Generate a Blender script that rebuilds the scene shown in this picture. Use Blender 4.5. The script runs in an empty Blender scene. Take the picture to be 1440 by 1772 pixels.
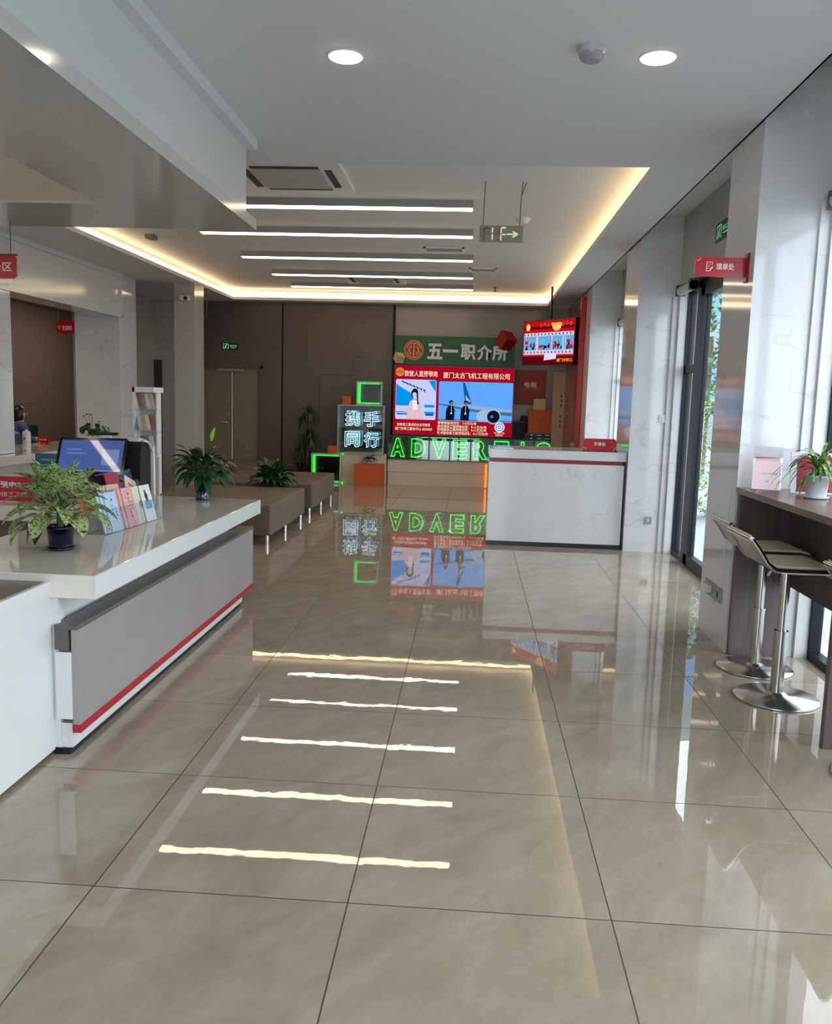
import bpy, bmesh, math, random
from mathutils import Vector, Matrix
random.seed(7)
SC = bpy.context.scene
COL = SC.collection
PI = math.pi

# ------------------------------------------------------------------ camera
cam_d = bpy.data.cameras.new('camera')
cam = bpy.data.objects.new('camera', cam_d); COL.objects.link(cam)
cam_d.sensor_fit = 'HORIZONTAL'; cam_d.sensor_width = 36.0
cam_d.lens = 1467.37 / 1440 * 36.0
cam_d.clip_start = 0.05; cam_d.clip_end = 300
_R = Vector((0.99735011, 0.06683178, 0.02874483))
_D = Vector((0.03721552, -0.12917473, -0.99092325))
_F = Vector((-0.06251206, 0.98936717, -0.13131961))
m = Matrix.Identity(4)
for i in range(3):
    m[i][0] = _R[i]; m[i][1] = -_D[i]; m[i][2] = -_F[i]
m[2][3] = 1.535
cam.matrix_world = m
SC.camera = cam

# ------------------------------------------------------------------ world, exposure
SC.view_settings.view_transform = 'Standard'
SC.view_settings.look = 'None'
SC.view_settings.exposure = 0.0
SC.view_settings.gamma = 1.0
SC.view_settings.use_curve_mapping = False
SC.cycles.use_denoising = True
SC.cycles.max_bounces = 12
SC.cycles.glossy_bounces = 8
SC.cycles.diffuse_bounces = 5
SC.cycles.transmission_bounces = 10
SC.cycles.transparent_max_bounces = 16
SC.cycles.sample_clamp_indirect = 6.0
SC.cycles.caustics_reflective = False
SC.cycles.caustics_refractive = False
SKY = 7.0
w = bpy.data.worlds.new('world'); SC.world = w; w.use_nodes = True
bg = w.node_tree.nodes['Background']
bg.inputs[0].default_value = (0.85, 0.915, 1.0, 1); bg.inputs[1].default_value = SKY

def portal(loc, rot, sx, sy):
    l = bpy.data.lights.new('window_portal', 'AREA'); l.shape = 'RECTANGLE'; l.size = sx; l.size_y = sy
    l.cycles.is_portal = True
    o = bpy.data.objects.new('window_portal', l); o.location = loc; o.rotation_euler = rot; COL.objects.link(o)
for y0, y1 in ((0.4, 5.3), (-2.4, 0.1), (6.0, 9.0), (9.85, 12.55)):
    portal((2.26, (y0 + y1) / 2, 1.38), (0, PI / 2, 0), 2.75, y1 - y0)
portal((-.5, -3.1, 1.5), (PI / 2, 0, 0), 3.0, 3.0)

# ------------------------------------------------------------------ materials
def s2l(c):
    return tuple((v / 12.92 if v <= 0.04045 else ((v + 0.055) / 1.055) ** 2.4) for v in [x / 255 for x in c])
def rgb(c): return s2l(c) + (1.0,)
MATS = {}
def mat(name, c, rough=0.5, metal=0.0, emit=None, es=1.0, spec=0.5, coat=0.0, alpha=None, trans=None):
    if name in MATS: return MATS[name]
    M = bpy.data.materials.new(name); M.use_nodes = True
    b = M.node_tree.nodes['Principled BSDF']
    b.inputs['Base Color'].default_value = rgb(c)
    b.inputs['Roughness'].default_value = rough
    b.inputs['Metallic'].default_value = metal
    b.inputs['Specular IOR Level'].default_value = spec
    b.inputs['Coat Weight'].default_value = coat
    if emit is not None:
        b.inputs['Emission Color'].default_value = rgb(emit)
        b.inputs['Emission Strength'].default_value = es
    if trans: b.inputs['Transmission Weight'].default_value = trans
    MATS[name] = M
    return M
def N(M, t, **k):
    n = M.node_tree.nodes.new(t)
    for a, v in k.items(): setattr(n, a, v)
    return n
def L(M, a, b): M.node_tree.links.new(a, b)
def varied(name, c1, c2, scale=(4, 4, 4), rough=0.5, bump=0.0, metal=0.0, detail=4.0, spec=0.5, lo=0.35, hi=0.65, dist=0.0, coat=0.0):
    """two-colour noise material in object space"""
    M = mat(name, c1, rough, metal, spec=spec, coat=coat); b = M.node_tree.nodes['Principled BSDF']
    tc = N(M, 'ShaderNodeTexCoord'); mp = N(M, 'ShaderNodeMapping'); mp.inputs['Scale'].default_value = scale
    nz = N(M, 'ShaderNodeTexNoise'); nz.inputs['Scale'].default_value = 1.0; nz.inputs['Detail'].default_value = detail
    nz.inputs['Distortion'].default_value = dist
    cr = N(M, 'ShaderNodeValToRGB'); cr.color_ramp.elements[0].position = lo; cr.color_ramp.elements[1].position = hi
    cr.color_ramp.elements[0].color = rgb(c1); cr.color_ramp.elements[1].color = rgb(c2)
    L(M, tc.outputs['Object'], mp.inputs[0]); L(M, mp.outputs[0], nz.inputs[0]); L(M, nz.outputs[0], cr.inputs[0]); L(M, cr.outputs[0], b.inputs['Base Color'])
    if bump:
        bp_ = N(M, 'ShaderNodeBump'); bp_.inputs['Strength'].default_value = bump; bp_.inputs['Distance'].default_value = 0.002
        L(M, nz.outputs[0], bp_.inputs['Height']); L(M, bp_.outputs[0], b.inputs['Normal'])
    return M
def glassmat(name, tint=(235, 245, 245), refl=0.12, rough=0.0):
    """thin pane: mostly transparent with mirror reflection"""
    M = bpy.data.materials.new(name); M.use_nodes = True; nt = M.node_tree; nt.nodes.clear()
    o = N(M, 'ShaderNodeOutputMaterial'); mx = N(M, 'ShaderNodeMixShader'); t = N(M, 'ShaderNodeBsdfTransparent'); g = N(M, 'ShaderNodeBsdfGlossy')
    t.inputs[0].default_value = rgb(tint); g.inputs['Roughness'].default_value = rough
    mx.inputs[0].default_value = refl
    L(M, t.outputs[0], mx.inputs[1]); L(M, g.outputs[0], mx.inputs[2]); L(M, mx.outputs[0], o.inputs[0])
    MATS[name] = M
    return M
def emitter(name, c, s):
    M = bpy.data.materials.new(name); M.use_nodes = True; nt = M.node_tree; nt.nodes.clear()
    o = N(M, 'ShaderNodeOutputMaterial'); e = N(M, 'ShaderNodeEmission'); e.inputs[0].default_value = rgb(c); e.inputs[1].default_value = s
    L(M, e.outputs[0], o.inputs[0]); MATS[name] = M
    return M
def marble(name, base, vein, rough=0.08, vs=1.0, amt=0.30, spec=0.5):
    M = mat(name, base, rough, spec=spec); b = M.node_tree.nodes['Principled BSDF']
    tc = N(M, 'ShaderNodeTexCoord'); mp = N(M, 'ShaderNodeMapping'); mp.inputs['Rotation'].default_value = (0.5, 0.3, 0.6)
    mp.inputs['Scale'].default_value = (1.0 * vs, 0.45 * vs, 1.5 * vs)
    L(M, tc.outputs['Object'], mp.inputs[0])
    def veins(sc, w_, dist, off):
        n = N(M, 'ShaderNodeTexNoise'); n.inputs['Scale'].default_value = sc; n.inputs['Detail'].default_value = 3; n.inputs['Distortion'].default_value = dist
        m2 = N(M, 'ShaderNodeMapping'); m2.inputs['Location'].default_value = (off, off * 2, off)
        L(M, mp.outputs[0], m2.inputs[0]); L(M, m2.outputs[0], n.inputs[0])
        s_ = N(M, 'ShaderNodeMath', operation='SUBTRACT'); s_.inputs[1].default_value = 0.5; L(M, n.outputs[0], s_.inputs[0])
        a = N(M, 'ShaderNodeMath', operation='ABSOLUTE'); L(M, s_.outputs[0], a.inputs[0])
        r = N(M, 'ShaderNodeMapRange'); r.inputs[1].default_value = 0.0; r.inputs[2].default_value = w_; r.inputs[3].default_value = 1.0; r.inputs[4].default_value = 0.0
        L(M, a.outputs[0], r.inputs[0]); return r.outputs[0]
    v1 = veins(1.5, 0.016, 0.25, 3.0); v2 = veins(0.55, 0.06, 0.9, 11.0)
    mk = N(M, 'ShaderNodeTexNoise'); mk.inputs['Scale'].default_value = 1.6; L(M, mp.outputs[0], mk.inputs[0])
    r = N(M, 'ShaderNodeMapRange'); r.inputs[1].default_value = 0.45; r.inputs[2].default_value = 0.62; L(M, mk.outputs[0], r.inputs[0])
    q = N(M, 'ShaderNodeMath', operation='MULTIPLY'); L(M, v1, q.inputs[0]); L(M, r.outputs[0], q.inputs[1])
    q2 = N(M, 'ShaderNodeMath', operation='MULTIPLY'); L(M, v2, q2.inputs[0]); q2.inputs[1].default_value = 0.28
    mxv = N(M, 'ShaderNodeMath', operation='MAXIMUM'); L(M, q.outputs[0], mxv.inputs[0]); L(M, q2.outputs[0], mxv.inputs[1])
    am = N(M, 'ShaderNodeMath', operation='MULTIPLY'); am.inputs[1].default_value = amt; L(M, mxv.outputs[0], am.inputs[0])
    mix = N(M, 'ShaderNodeMixRGB'); mix.inputs[1].default_value = rgb(base); mix.inputs[2].default_value = rgb(vein)
    L(M, am.outputs[0], mix.inputs[0]); L(M, mix.outputs[0], b.inputs['Base Color'])
    return M

def floor_material():
    M = mat('polished_floor_tile', (150, 145, 134), 0.03, spec=0.65); b = M.node_tree.nodes['Principled BSDF']
    tc = N(M, 'ShaderNodeTexCoord'); sp = N(M, 'ShaderNodeSeparateXYZ'); L(M, tc.outputs['Object'], sp.inputs[0])
    dist = []; cell = []
    for k, off in ((0, -1.127 - 80), (1, 2.403 - 80)):
        a = N(M, 'ShaderNodeMath', operation='SUBTRACT'); L(M, sp.outputs[k], a.inputs[0]); a.inputs[1].default_value = off
        d = N(M, 'ShaderNodeMath', operation='DIVIDE'); L(M, a.outputs[0], d.inputs[0]); d.inputs[1].default_value = 0.8
        f = N(M, 'ShaderNodeMath', operation='FRACT'); L(M, d.outputs[0], f.inputs[0])
        fl = N(M, 'ShaderNodeMath', operation='FLOOR'); L(M, d.outputs[0], fl.inputs[0]); cell.append(fl)
        s_ = N(M, 'ShaderNodeMath', operation='SUBTRACT'); L(M, f.outputs[0], s_.inputs[0]); s_.inputs[1].default_value = 0.5
        ab = N(M, 'ShaderNodeMath', operation='ABSOLUTE'); L(M, s_.outputs[0], ab.inputs[0]); dist.append(ab)
    mx = N(M, 'ShaderNodeMath', operation='MAXIMUM'); L(M, dist[0].outputs[0], mx.inputs[0]); L(M, dist[1].outputs[0], mx.inputs[1])
    gt = N(M, 'ShaderNodeMath', operation='GREATER_THAN'); L(M, mx.outputs[0], gt.inputs[0]); gt.inputs[1].default_value = 0.5 - 0.0022 / 0.8
    cb = N(M, 'ShaderNodeCombineXYZ'); L(M, cell[0].outputs[0], cb.inputs[0]); L(M, cell[1].outputs[0], cb.inputs[1])
    wn = N(M, 'ShaderNodeTexWhiteNoise'); L(M, cb.outputs[0], wn.inputs[0])
    # slate-like streaks, shifted per tile
    mr = N(M, 'ShaderNodeMapping'); mr.inputs['Rotation'].default_value = (0, 0, -1.0); mp = N(M, 'ShaderNodeMapping'); mp.inputs['Scale'].default_value = (0.9, 1.9, 1.0)
    sc = N(M, 'ShaderNodeVectorMath', operation='SCALE'); L(M, wn.outputs['Color'], sc.inputs[0]); sc.inputs['Scale'].default_value = 9.0
    ad = N(M, 'ShaderNodeVectorMath', operation='ADD'); L(M, tc.outputs['Object'], ad.inputs[0]); L(M, sc.outputs[0], ad.inputs[1])
    L(M, ad.outputs[0], mr.inputs[0]); L(M, mr.outputs[0], mp.inputs[0])
    n1 = N(M, 'ShaderNodeTexNoise'); n1.inputs['Scale'].default_value = 2.2; n1.inputs['Detail'].default_value = 10; n1.inputs['Roughness'].default_value = 0.62; n1.inputs['Distortion'].default_value = 0.8
    L(M, mp.outputs[0], n1.inputs[0])
    cr = N(M, 'ShaderNodeValToRGB'); L(M, n1.outputs[0], cr.inputs[0])
    e = cr.color_ramp.elements; e[0].position = 0.30; e[0].color = rgb((150, 137, 119)); e[1].position = 0.70; e[1].color = rgb((169, 158, 141))
    x = e.new(0.5); x.color = rgb((160, 148, 130))
    n2 = N(M, 'ShaderNodeTexNoise'); n2.inputs['Scale'].default_value = 3.0; n2.inputs['Detail'].default_value = 12; n2.inputs['Roughness'].default_value = 0.75; n2.inputs['Distortion'].default_value = 1.5
    L(M, mp.outputs[0], n2.inputs[0])
    ov = N(M, 'ShaderNodeMixRGB', blend_type='OVERLAY'); ov.inputs[0].default_value = 0.28; L(M, cr.outputs[0], ov.inputs[1]); L(M, n2.outputs[0], ov.inputs[2])
    mix = N(M, 'ShaderNodeMixRGB'); L(M, gt.outputs[0], mix.inputs[0]); L(M, ov.outputs[0], mix.inputs[1]); mix.inputs[2].default_value = rgb((62, 56, 50))
    L(M, mix.outputs[0], b.inputs['Base Color'])
    rr = N(M, 'ShaderNodeMapRange'); L(M, gt.outputs[0], rr.inputs[0]); rr.inputs[3].default_value = 0.012; rr.inputs[4].default_value = 0.6
    L(M, rr.outputs[0], b.inputs['Roughness'])
    # slight waviness of the polish and per-tile tilt
    n3 = N(M, 'ShaderNodeTexNoise'); n3.inputs['Scale'].default_value = 7.0; n3.inputs['Detail'].default_value = 2.5
    L(M, tc.outputs['Object'], n3.inputs[0])
    bu = N(M, 'ShaderNodeBump'); bu.inputs['Strength'].default_value = 0.022; bu.inputs['Distance'].default_value = 0.008; L(M, n3.outputs[0], bu.inputs['Height'])
    L(M, bu.outputs[0], b.inputs['Normal'])
    return M

FLOOR = floor_material()
PAINT = mat('ceiling_paint', (214, 216, 218), 0.75)
TRAYP = mat('tray_paint', (226, 225, 223), 0.75)
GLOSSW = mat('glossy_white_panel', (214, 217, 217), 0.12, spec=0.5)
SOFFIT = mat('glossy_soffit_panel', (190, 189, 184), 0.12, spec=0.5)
MARB = marble('white_wall_marble', (212, 214, 216), (140, 132, 122), 0.07)
MARBC = marble('counter_marble', (208, 210, 212), (150, 146, 142), 0.07, vs=1.4, amt=0.3)
MARBG = marble('grey_wall_marble', (176, 174, 170), (120, 114, 108), 0.12)
MARBD = marble('streaked_grey_stone', (150, 146, 142), (190, 186, 182), 0.12, vs=0.8)
BROWN = varied('brown_wall_panel', (92, 82, 77), (98, 88, 83), (30, 30, 2), 0.4)
DBROWN = varied('dark_brown_panel', (104, 88, 82), (110, 94, 88), (20, 20, 2), 0.5)
DOORM = mat('olive_door_paint', (128, 120, 98), 0.45)
FRAMEB = mat('dark_aluminium_frame', (14, 20, 28), 0.4, 0.0, spec=.25)
GLASS = glassmat('window_glass', (244, 246, 246), 0.08)
ACRY = glassmat('clear_acrylic', (249, 250, 251), 0.07, 0.02)
CHROME = mat('brushed_chrome', (190, 188, 184), 0.22, 1.0)
POLCH = mat('polished_chrome', (200, 200, 200), 0.08, 1.0)
DARK = mat('black_plastic', (16, 17, 19), 0.3)
DARKM = mat('matt_black', (12, 12, 13), 0.7)
WHITEP = mat('white_plastic', (222, 222, 220), 0.35)
GREYP = mat('grey_plastic', (150, 150, 150), 0.4)
GPANEL = varied('grey_front_panel', (150, 143, 140), (155, 148, 145), (3, 3, 3), 0.3)
DGPANEL = mat('dark_grey_cap', (92, 88, 86), 0.35)
RED = mat('red_acrylic', (178, 20, 38), 0.2)
DRED = mat('dark_red_stripe', (130, 12, 32), 0.3)
REDSTR = mat('red_stripe', (168, 22, 38), 0.35)
WTXT = mat('pale_lettering', (236, 226, 222), 0.5)
SILV = mat('silver_lettering', (190, 192, 192), 0.35, 0.3)
ORANGE = mat('orange_box_board', (196, 84, 22), 0.5)
CREAM = mat('cream_box_board', (206, 184, 130), 0.6)
PLINTH = mat('cream_plinth', (205, 192, 172), 0.5)
WOOD = varied('dark_grey_wood', (86, 76, 74), (104, 92, 88), (40, 40, 2.2), 0.4)
WOODT = varied('wood_laminate_top', (104, 86, 78), (122, 102, 92), (30, 3, 30), 0.25)
LEATHER = varied('taupe_leather', (98, 88, 76), (104, 94, 82), (20, 20, 20), 0.45, 0.2)
CREAMS = mat('cream_seat_vinyl', (242, 238, 210), 0.4)
SOIL = varied('dark_soil', (36, 28, 22), (56, 44, 34), (90, 90, 90), 0.9)
LEAFD = varied('deep_green_leaf', (22, 48, 26), (40, 78, 38), (18, 18, 18), 0.35)
LEAFM = varied('mid_green_leaf', (34, 74, 30), (70, 116, 48), (14, 14, 14), 0.4)
LEAFV = varied('mottled_pale_leaf', (42, 72, 30), (176, 190, 128), (85, 85, 85), 0.38, detail=6, lo=0.42, hi=0.53, dist=1.2)
LEAFL = varied('lime_striped_leaf', (58, 98, 50), (150, 176, 84), (60, 60, 10), 0.4, lo=0.45, hi=0.6)
SPATHE = mat('lime_spathe', (120, 160, 40), 0.4)
STEMG = mat('green_stem', (70, 96, 46), 0.5)
WARM = emitter('warm_led', (255, 220, 168), 6.2)
LINE = emitter('white_led_diffuser', (255, 228, 196), 9.5)
DOWN = emitter('downlight_lamp', (255, 244, 225), 22.0)
GREENN = emitter('green_neon', (40, 255, 60), 3.6)
WHITEN = emitter('white_neon', (205, 240, 255), 4.5)
ORANGEN = emitter('orange_neon', (255, 90, 20), 4.0)
def scr(name, c, s=1.0): return emitter('screen_' + name, c, s)

# ------------------------------------------------------------------ geometry helpers
def new(): return bmesh.new()
def box(b, x0, x1, y0, y1, z0, z1, bev=0.0, M=None):
    x0, x1 = min(x0, x1), max(x0, x1); y0, y1 = min(y0, y1), max(y0, y1); z0, z1 = min(z0, z1), max(z0, z1)
    n0 = len(b.verts)
    vs = [b.verts.new((x, y, z)) for x in (x0, x1) for y in (y0, y1) for z in (z0, z1)]
    fs = [b.faces.new([vs[i] for i in q]) for q in ((0, 1, 3, 2), (4, 6, 7, 5), (0, 4, 5, 1), (2, 3, 7, 6), (0, 2, 6, 4), (1, 5, 7, 3))]
    if M is not None:
        for v in vs: v.co = M @ v.co
    if bev > 0:
        es = list({e for f in fs for e in f.edges})
        bmesh.ops.bevel(b, geom=es, offset=bev, segments=2, affect='EDGES', profile=0.6)
    return b
def frame_basis(d):
    d = d.normalized(); a = Vector((0, 0, 1)) if abs(d.z) < 0.9 else Vector((1, 0, 0))
    u = d.cross(a).normalized(); return u, d.cross(u).normalized()
def tube(b, pts, r, seg=10, cap=True):
    pts = [Vector(p) for p in pts]; rs = r if isinstance(r, (list, tuple)) else [r] * len(pts)
    rings = []
    for i, p in enumerate(pts):
        d = (pts[min(i + 1, len(pts) - 1)] - pts[max(i - 1, 0)])
        u, v = frame_basis(d)
        rings.append([b.verts.new(p + (u * math.cos(2 * PI * k / seg) + v * math.sin(2 * PI * k / seg)) * rs[i]) for k in range(seg)])
    for a, c in zip(rings, rings[1:]):
        for k in range(seg):
            f = b.faces.new((a[k], a[(k + 1) % seg], c[(k + 1) % seg], c[k])); f.smooth = True
    if cap:
        b.faces.new([b.verts.new(v.co) for v in rings[0]]); b.faces.new([b.verts.new(v.co) for v in reversed(rings[-1])])
    return b
def lathe(b, prof, c=(0, 0, 0), seg=32, axis=None):
    """prof: list of (radius, height) closed with caps when the radius is > 0 at the ends"""
    rings = []
    for r, h in prof:
        rings.append([b.verts.new((c[0] + r * math.cos(2 * PI * k / seg), c[1] + r * math.sin(2 * PI * k / seg), c[2] + h)) for k in range(seg)])
    for a, d in zip(rings, rings[1:]):
        for k in range(seg):
            f = b.faces.new((a[k], a[(k + 1) % seg], d[(k + 1) % seg], d[k])); f.smooth = True
    b.faces.new([b.verts.new(v.co) for v in reversed(rings[0])]); b.faces.new([b.verts.new(v.co) for v in rings[-1]])
    return b
def prism(b, pts, axis, a0, a1):
    """closed 2D outline extruded along axis (0,1,2)"""
    def P(p, a):
        q = list(p); q.insert(axis, a); return q
    A = [b.verts.new(P(p, a0)) for p in pts]; B = [b.verts.new(P(p, a1)) for p in pts]
    n = len(pts)
    b.faces.new(A); b.faces.new(list(reversed(B)))
    for i in range(n): b.faces.new((A[i], B[i], B[(i + 1) % n], A[(i + 1) % n]))
    return b
def ROOTLOC(p):
    v = Vector((0, 0, 0))
    while p is not None: v += p.location; p = p.parent
    return v
def obj(name, b, m_, parent=None, base=True):
    """one mesh object; vertices are given in world space, or in the parent's space when the parent is at the origin"""
    me = bpy.data.meshes.new(name)
    if isinstance(b, bmesh.types.BMesh):
        bmesh.ops.recalc_face_normals(b, faces=b.faces)
        b.to_mesh(me); b.free()
    else: me = b
    o = bpy.data.objects.new(name, me)
    if m_ is not None:
        me.materials.clear(); me.materials.append(m_)
    if parent is not None:
        r = ROOTLOC(parent); me.transform(Matrix.Translation(-r)); o.parent = parent
    elif base and len(me.vertices):
        xs = [v.co for v in me.vertices]
        c = Vector(((min(v.x for v in xs) + max(v.x for v in xs)) / 2, (min(v.y for v in xs) + max(v.y for v in xs)) / 2, min(v.z for v in xs)))
        me.transform(Matrix.Translation(-c)); o.location = c
    COL.objects.link(o)
    return o
def thing(name, label, cat, loc=(0, 0, 0), group=None):
    o = bpy.data.objects.new(name, None); o.empty_display_size = 0.1; COL.objects.link(o); o.location = loc
    return tag(o, label, cat, group)
def tag(o, label, cat, group=None, kind=None):
    o['label'] = label; o['category'] = cat
    if group: o['group'] = group
    if kind: o['kind'] = kind
    return o
def struct(name, b, m_, label=None, base=True):
    o = obj(name, b, m_, base=False); o['kind'] = 'structure'
    return o
def sroot(name):
    o = bpy.data.objects.new(name, None); COL.objects.link(o); o['kind'] = 'structure'; return o
def bx(name, x0, x1, y0, y1, z0, z1, m_, parent=None, bev=0.0):
    return obj(name, box(new(), x0, x1, y0, y1, z0, z1, bev), m_, parent)
def copy_tree(o, parent=None):
    c = o.copy(); COL.objects.link(c); c.parent = parent
    for ch in list(o.children): copy_tree(ch, c)
    return c

XR = Vector((1, 0, 0)); YU = Vector((0, 1, 0)); ZU = Vector((0, 0, 1))
def text_mesh(s, c, right, up, W, H, bold=0.0, depth=0.004, outline=0.0, keep=False):
    """lettering fitted into a W x H box centred on c"""
    cu = bpy.data.curves.new('lettering', 'FONT'); cu.body = s; cu.size = 1.0; cu.resolution_u = 3
    if outline:
        cu.fill_mode = 'NONE'; cu.offset = bold; cu.bevel_depth = outline; cu.bevel_resolution = 1
    else:
        cu.offset = bold
    to = bpy.data.objects.new('lettering', cu); COL.objects.link(to)
    bpy.context.view_layer.update()
    me = bpy.data.meshes.new_from_object(to.evaluated_get(bpy.context.evaluated_depsgraph_get()))
    bpy.data.objects.remove(to)
    xs = [v.co.x for v in me.vertices]; ys = [v.co.y for v in me.vertices]
    x0, x1, y0, y1 = min(xs), max(xs), min(ys), max(ys)
    sx = W / max(x1 - x0, 1e-6); sy = H / max(y1 - y0, 1e-6)
    if keep: sy = min(sy, sx * 1.3)
    right = Vector(right).normalized(); up = Vector(up).normalized(); n = right.cross(up); c = Vector(c)
    zs = (sx + sy) / 2
    b = bmesh.new(); b.from_mesh(me); bpy.data.meshes.remove(me)
    for v in b.verts:
        v.co = c + right * ((v.co.x - (x0 + x1) / 2) * sx) + up * ((v.co.y - (y0 + y1) / 2) * sy) + n * (v.co.z * zs)
    if not outline and depth:
        r = bmesh.ops.extrude_face_region(b, geom=list(b.faces))
        for v in [g for g in r['geom'] if isinstance(g, bmesh.types.BMVert)]: v.co += n * depth
    for f in b.faces: f.smooth = False
    return b
def text(name, s, c, right, up, W, H, m_, parent=None, **k):
    return obj(name, text_mesh(s, c, right, up, W, H, **k), m_, parent)
class Flat:
    """a drawing surface: 2D outlines (0..1 across, 0..1 up) as thin layers in front of a board"""
    def __init__(s, o, right, up, W, H):
        s.o = Vector(o); s.r = Vector(right).normalized(); s.u = Vector(up).normalized(); s.n = s.r.cross(s.u); s.W = W; s.H = H
    def P(s, x, y, d=0): return s.o + s.r * (x * s.W) + s.u * (y * s.H) + s.n * d
    def poly(s, b, pts, d=0.002):
        f = b.faces.new([b.verts.new(s.P(x, y, d)) for x, y in pts]); return b
    def rect(s, b, x0, y0, x1, y1, d=0.002, r=0.0):
        if r <= 0: return s.poly(b, [(x0, y0), (x1, y0), (x1, y1), (x0, y1)], d)
        pts = []; ry = r * s.W / s.H
        for cx, cy, a0 in ((x1 - r, y0 + ry, -90), (x1 - r, y1 - ry, 0), (x0 + r, y1 - ry, 90), (x0 + r, y0 + ry, 180)):
            for k in range(4):
                a = math.radians(a0 + 30 * k); pts.append((cx + r * math.cos(a), cy + ry * math.sin(a)))
        return s.poly(b, pts, d)
    def disc(s, b, cx, cy, r, d=0.002, r2=0.0, a0=0, a1=360, seg=28):
        k_ = s.W / s.H
        out = [(cx + r * math.cos(math.radians(a0 + (a1 - a0) * i / seg)), cy + r * k_ * math.sin(math.radians(a0 + (a1 - a0) * i / seg))) for i in range(seg + (a1 - a0 < 360))]
        if r2 <= 0: return s.poly(b, out, d)
        inn = [(cx + (x - cx) * r2 / r, cy + (y - cy) * r2 / r) for x, y in out]
        n = len(out)
        for i in range(n if a1 - a0 >= 360 else n - 1):
            j = (i + 1) % n
            s.poly(b, [out[i], out[j], inn[j], inn[i]], d)
        return b
    def board(s, name, m_, parent, t=0.02, cut=0.0):
        b = new()
        k = cut; kw = cut * s.H / s.W
        pts = [(0, 0), (1, 0), (1, 1), (0, 1)] if not cut else [(kw, 0), (1 - kw, 0), (1, k), (1, 1 - k), (1 - kw, 1), (kw, 1), (0, 1 - k), (0, k)]
        A = [b.verts.new(s.P(x, y, 0)) for x, y in pts]; B = [b.verts.new(s.P(x, y, -t)) for x, y in pts]
        b.faces.new(A); b.faces.new(list(reversed(B))); n = len(pts)
        for i in range(n): b.faces.new((A[i], B[i], B[(i + 1) % n], A[(i + 1) % n]))
        return obj(name, b, m_, parent)

def leaf(b, base, dirv, length, width, droop=0.5, n=7, fold=0.25, shape='oval', twist=0.0):
    """a blade that starts at base along dirv and bends towards the ground"""
    p = Vector(base); d = Vector(dirv).normalized(); side = d.cross(ZU)
    if side.length < 1e-3: side = Vector((1, 0, 0))
    side.normalize(); side = (Matrix.Rotation(twist, 3, d) @ side)
    step = length / n; rows = []
    for i in range(n + 1):
        t = i / n
        if shape == 'oval': w_ = width * math.sin(PI * min(1, (t * 0.93 + 0.03)) ** 0.85)
        elif shape == 'strap': w_ = width * min(1, 4 * t + 0.35) * (1 - t) ** 0.45
        else: w_ = width * (math.sin(PI * (t ** 0.7)) if t < 1 else 0)
        w_ = max(w_, width * 0.02) * 0.5
        up = side.cross(d).normalized()
        rows.append((b.verts.new(p - side * w_ + up * w_ * fold), b.verts.new(p), b.verts.new(p + side * w_ + up * w_ * fold)))
        p = p + d * step
        d = (d + Vector((0, 0, -1)) * droop * step / length * 1.6).normalized()
    for a, c in zip(rows, rows[1:]):
        for k in (0, 1):
            f = b.faces.new((a[k], a[k + 1], c[k + 1], c[k])); f.smooth = True

# ================================================================== STRUCTURE
ZC = 3.22; ZT = 3.42
XP = 1.645          # room face of the right pilasters
XW = 2.14           # plane of the right windows
XL = -5.19          # plane of the left portal
YB = 15.65          # back wall
struct('floor', box(new(), -7.6, 2.25, -3.2, 16.0, -0.12, 0.0), FLOOR)

def ceil_mesh():
    b = new(); t = 0.05
    # lower ceiling with the hole of the tray (x -4.35..1.23, y 6.40..15.28)
    hx0, hx1, hy0, hy1 = -4.35, 1.23, 6.40, 15.28
    box(b, -7.2, XP, -3.2, hy0, ZC, ZC + t); box(b, -7.2, XP, hy1, 16.0, ZC, ZC + t)
    box(b, -7.2, hx0, hy0, hy1, ZC, ZC + t); box(b, hx1, XP, hy0, hy1, ZC, ZC + t)
    return b
struct('ceiling', ceil_mesh(), PAINT)
# raised tray with its side walls set back behind the lip
b = new(); e = 0.14
box(b, -4.35 - e, 1.23 + e, 6.40 - e, 15.28 + e, ZT, ZT + 0.05); struct('ceiling', b, TRAYP)
for a in ((-4.35 - e - .03, -4.35 - e, 6.40 - e, 15.28 + e), (1.23 + e, 1.23 + e + .03, 6.40 - e, 15.28 + e), (-4.35 - e, 1.23 + e, 6.40 - e - .03, 6.40 - e), (-4.35 - e, 1.23 + e, 15.28 + e, 15.28 + e + .03)):
    struct('ceiling', box(new(), a[0], a[1], a[2], a[3], ZC + .05, ZT), TRAYP)
# pockets over the window bays
b = new()
box(b, XP, 2.3, 5.3, 16.0, 3.44, 3.49); box(b, XP, 2.3, -3.2, 5.34, 3.74, 3.79)
box(b, XP - .012, XP, 5.3, 16.0, ZC, 3.49); box(b, XP - .012, XP, -3.2, 5.34, ZC, 3.79)
struct('ceiling', b, PAINT)
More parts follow.
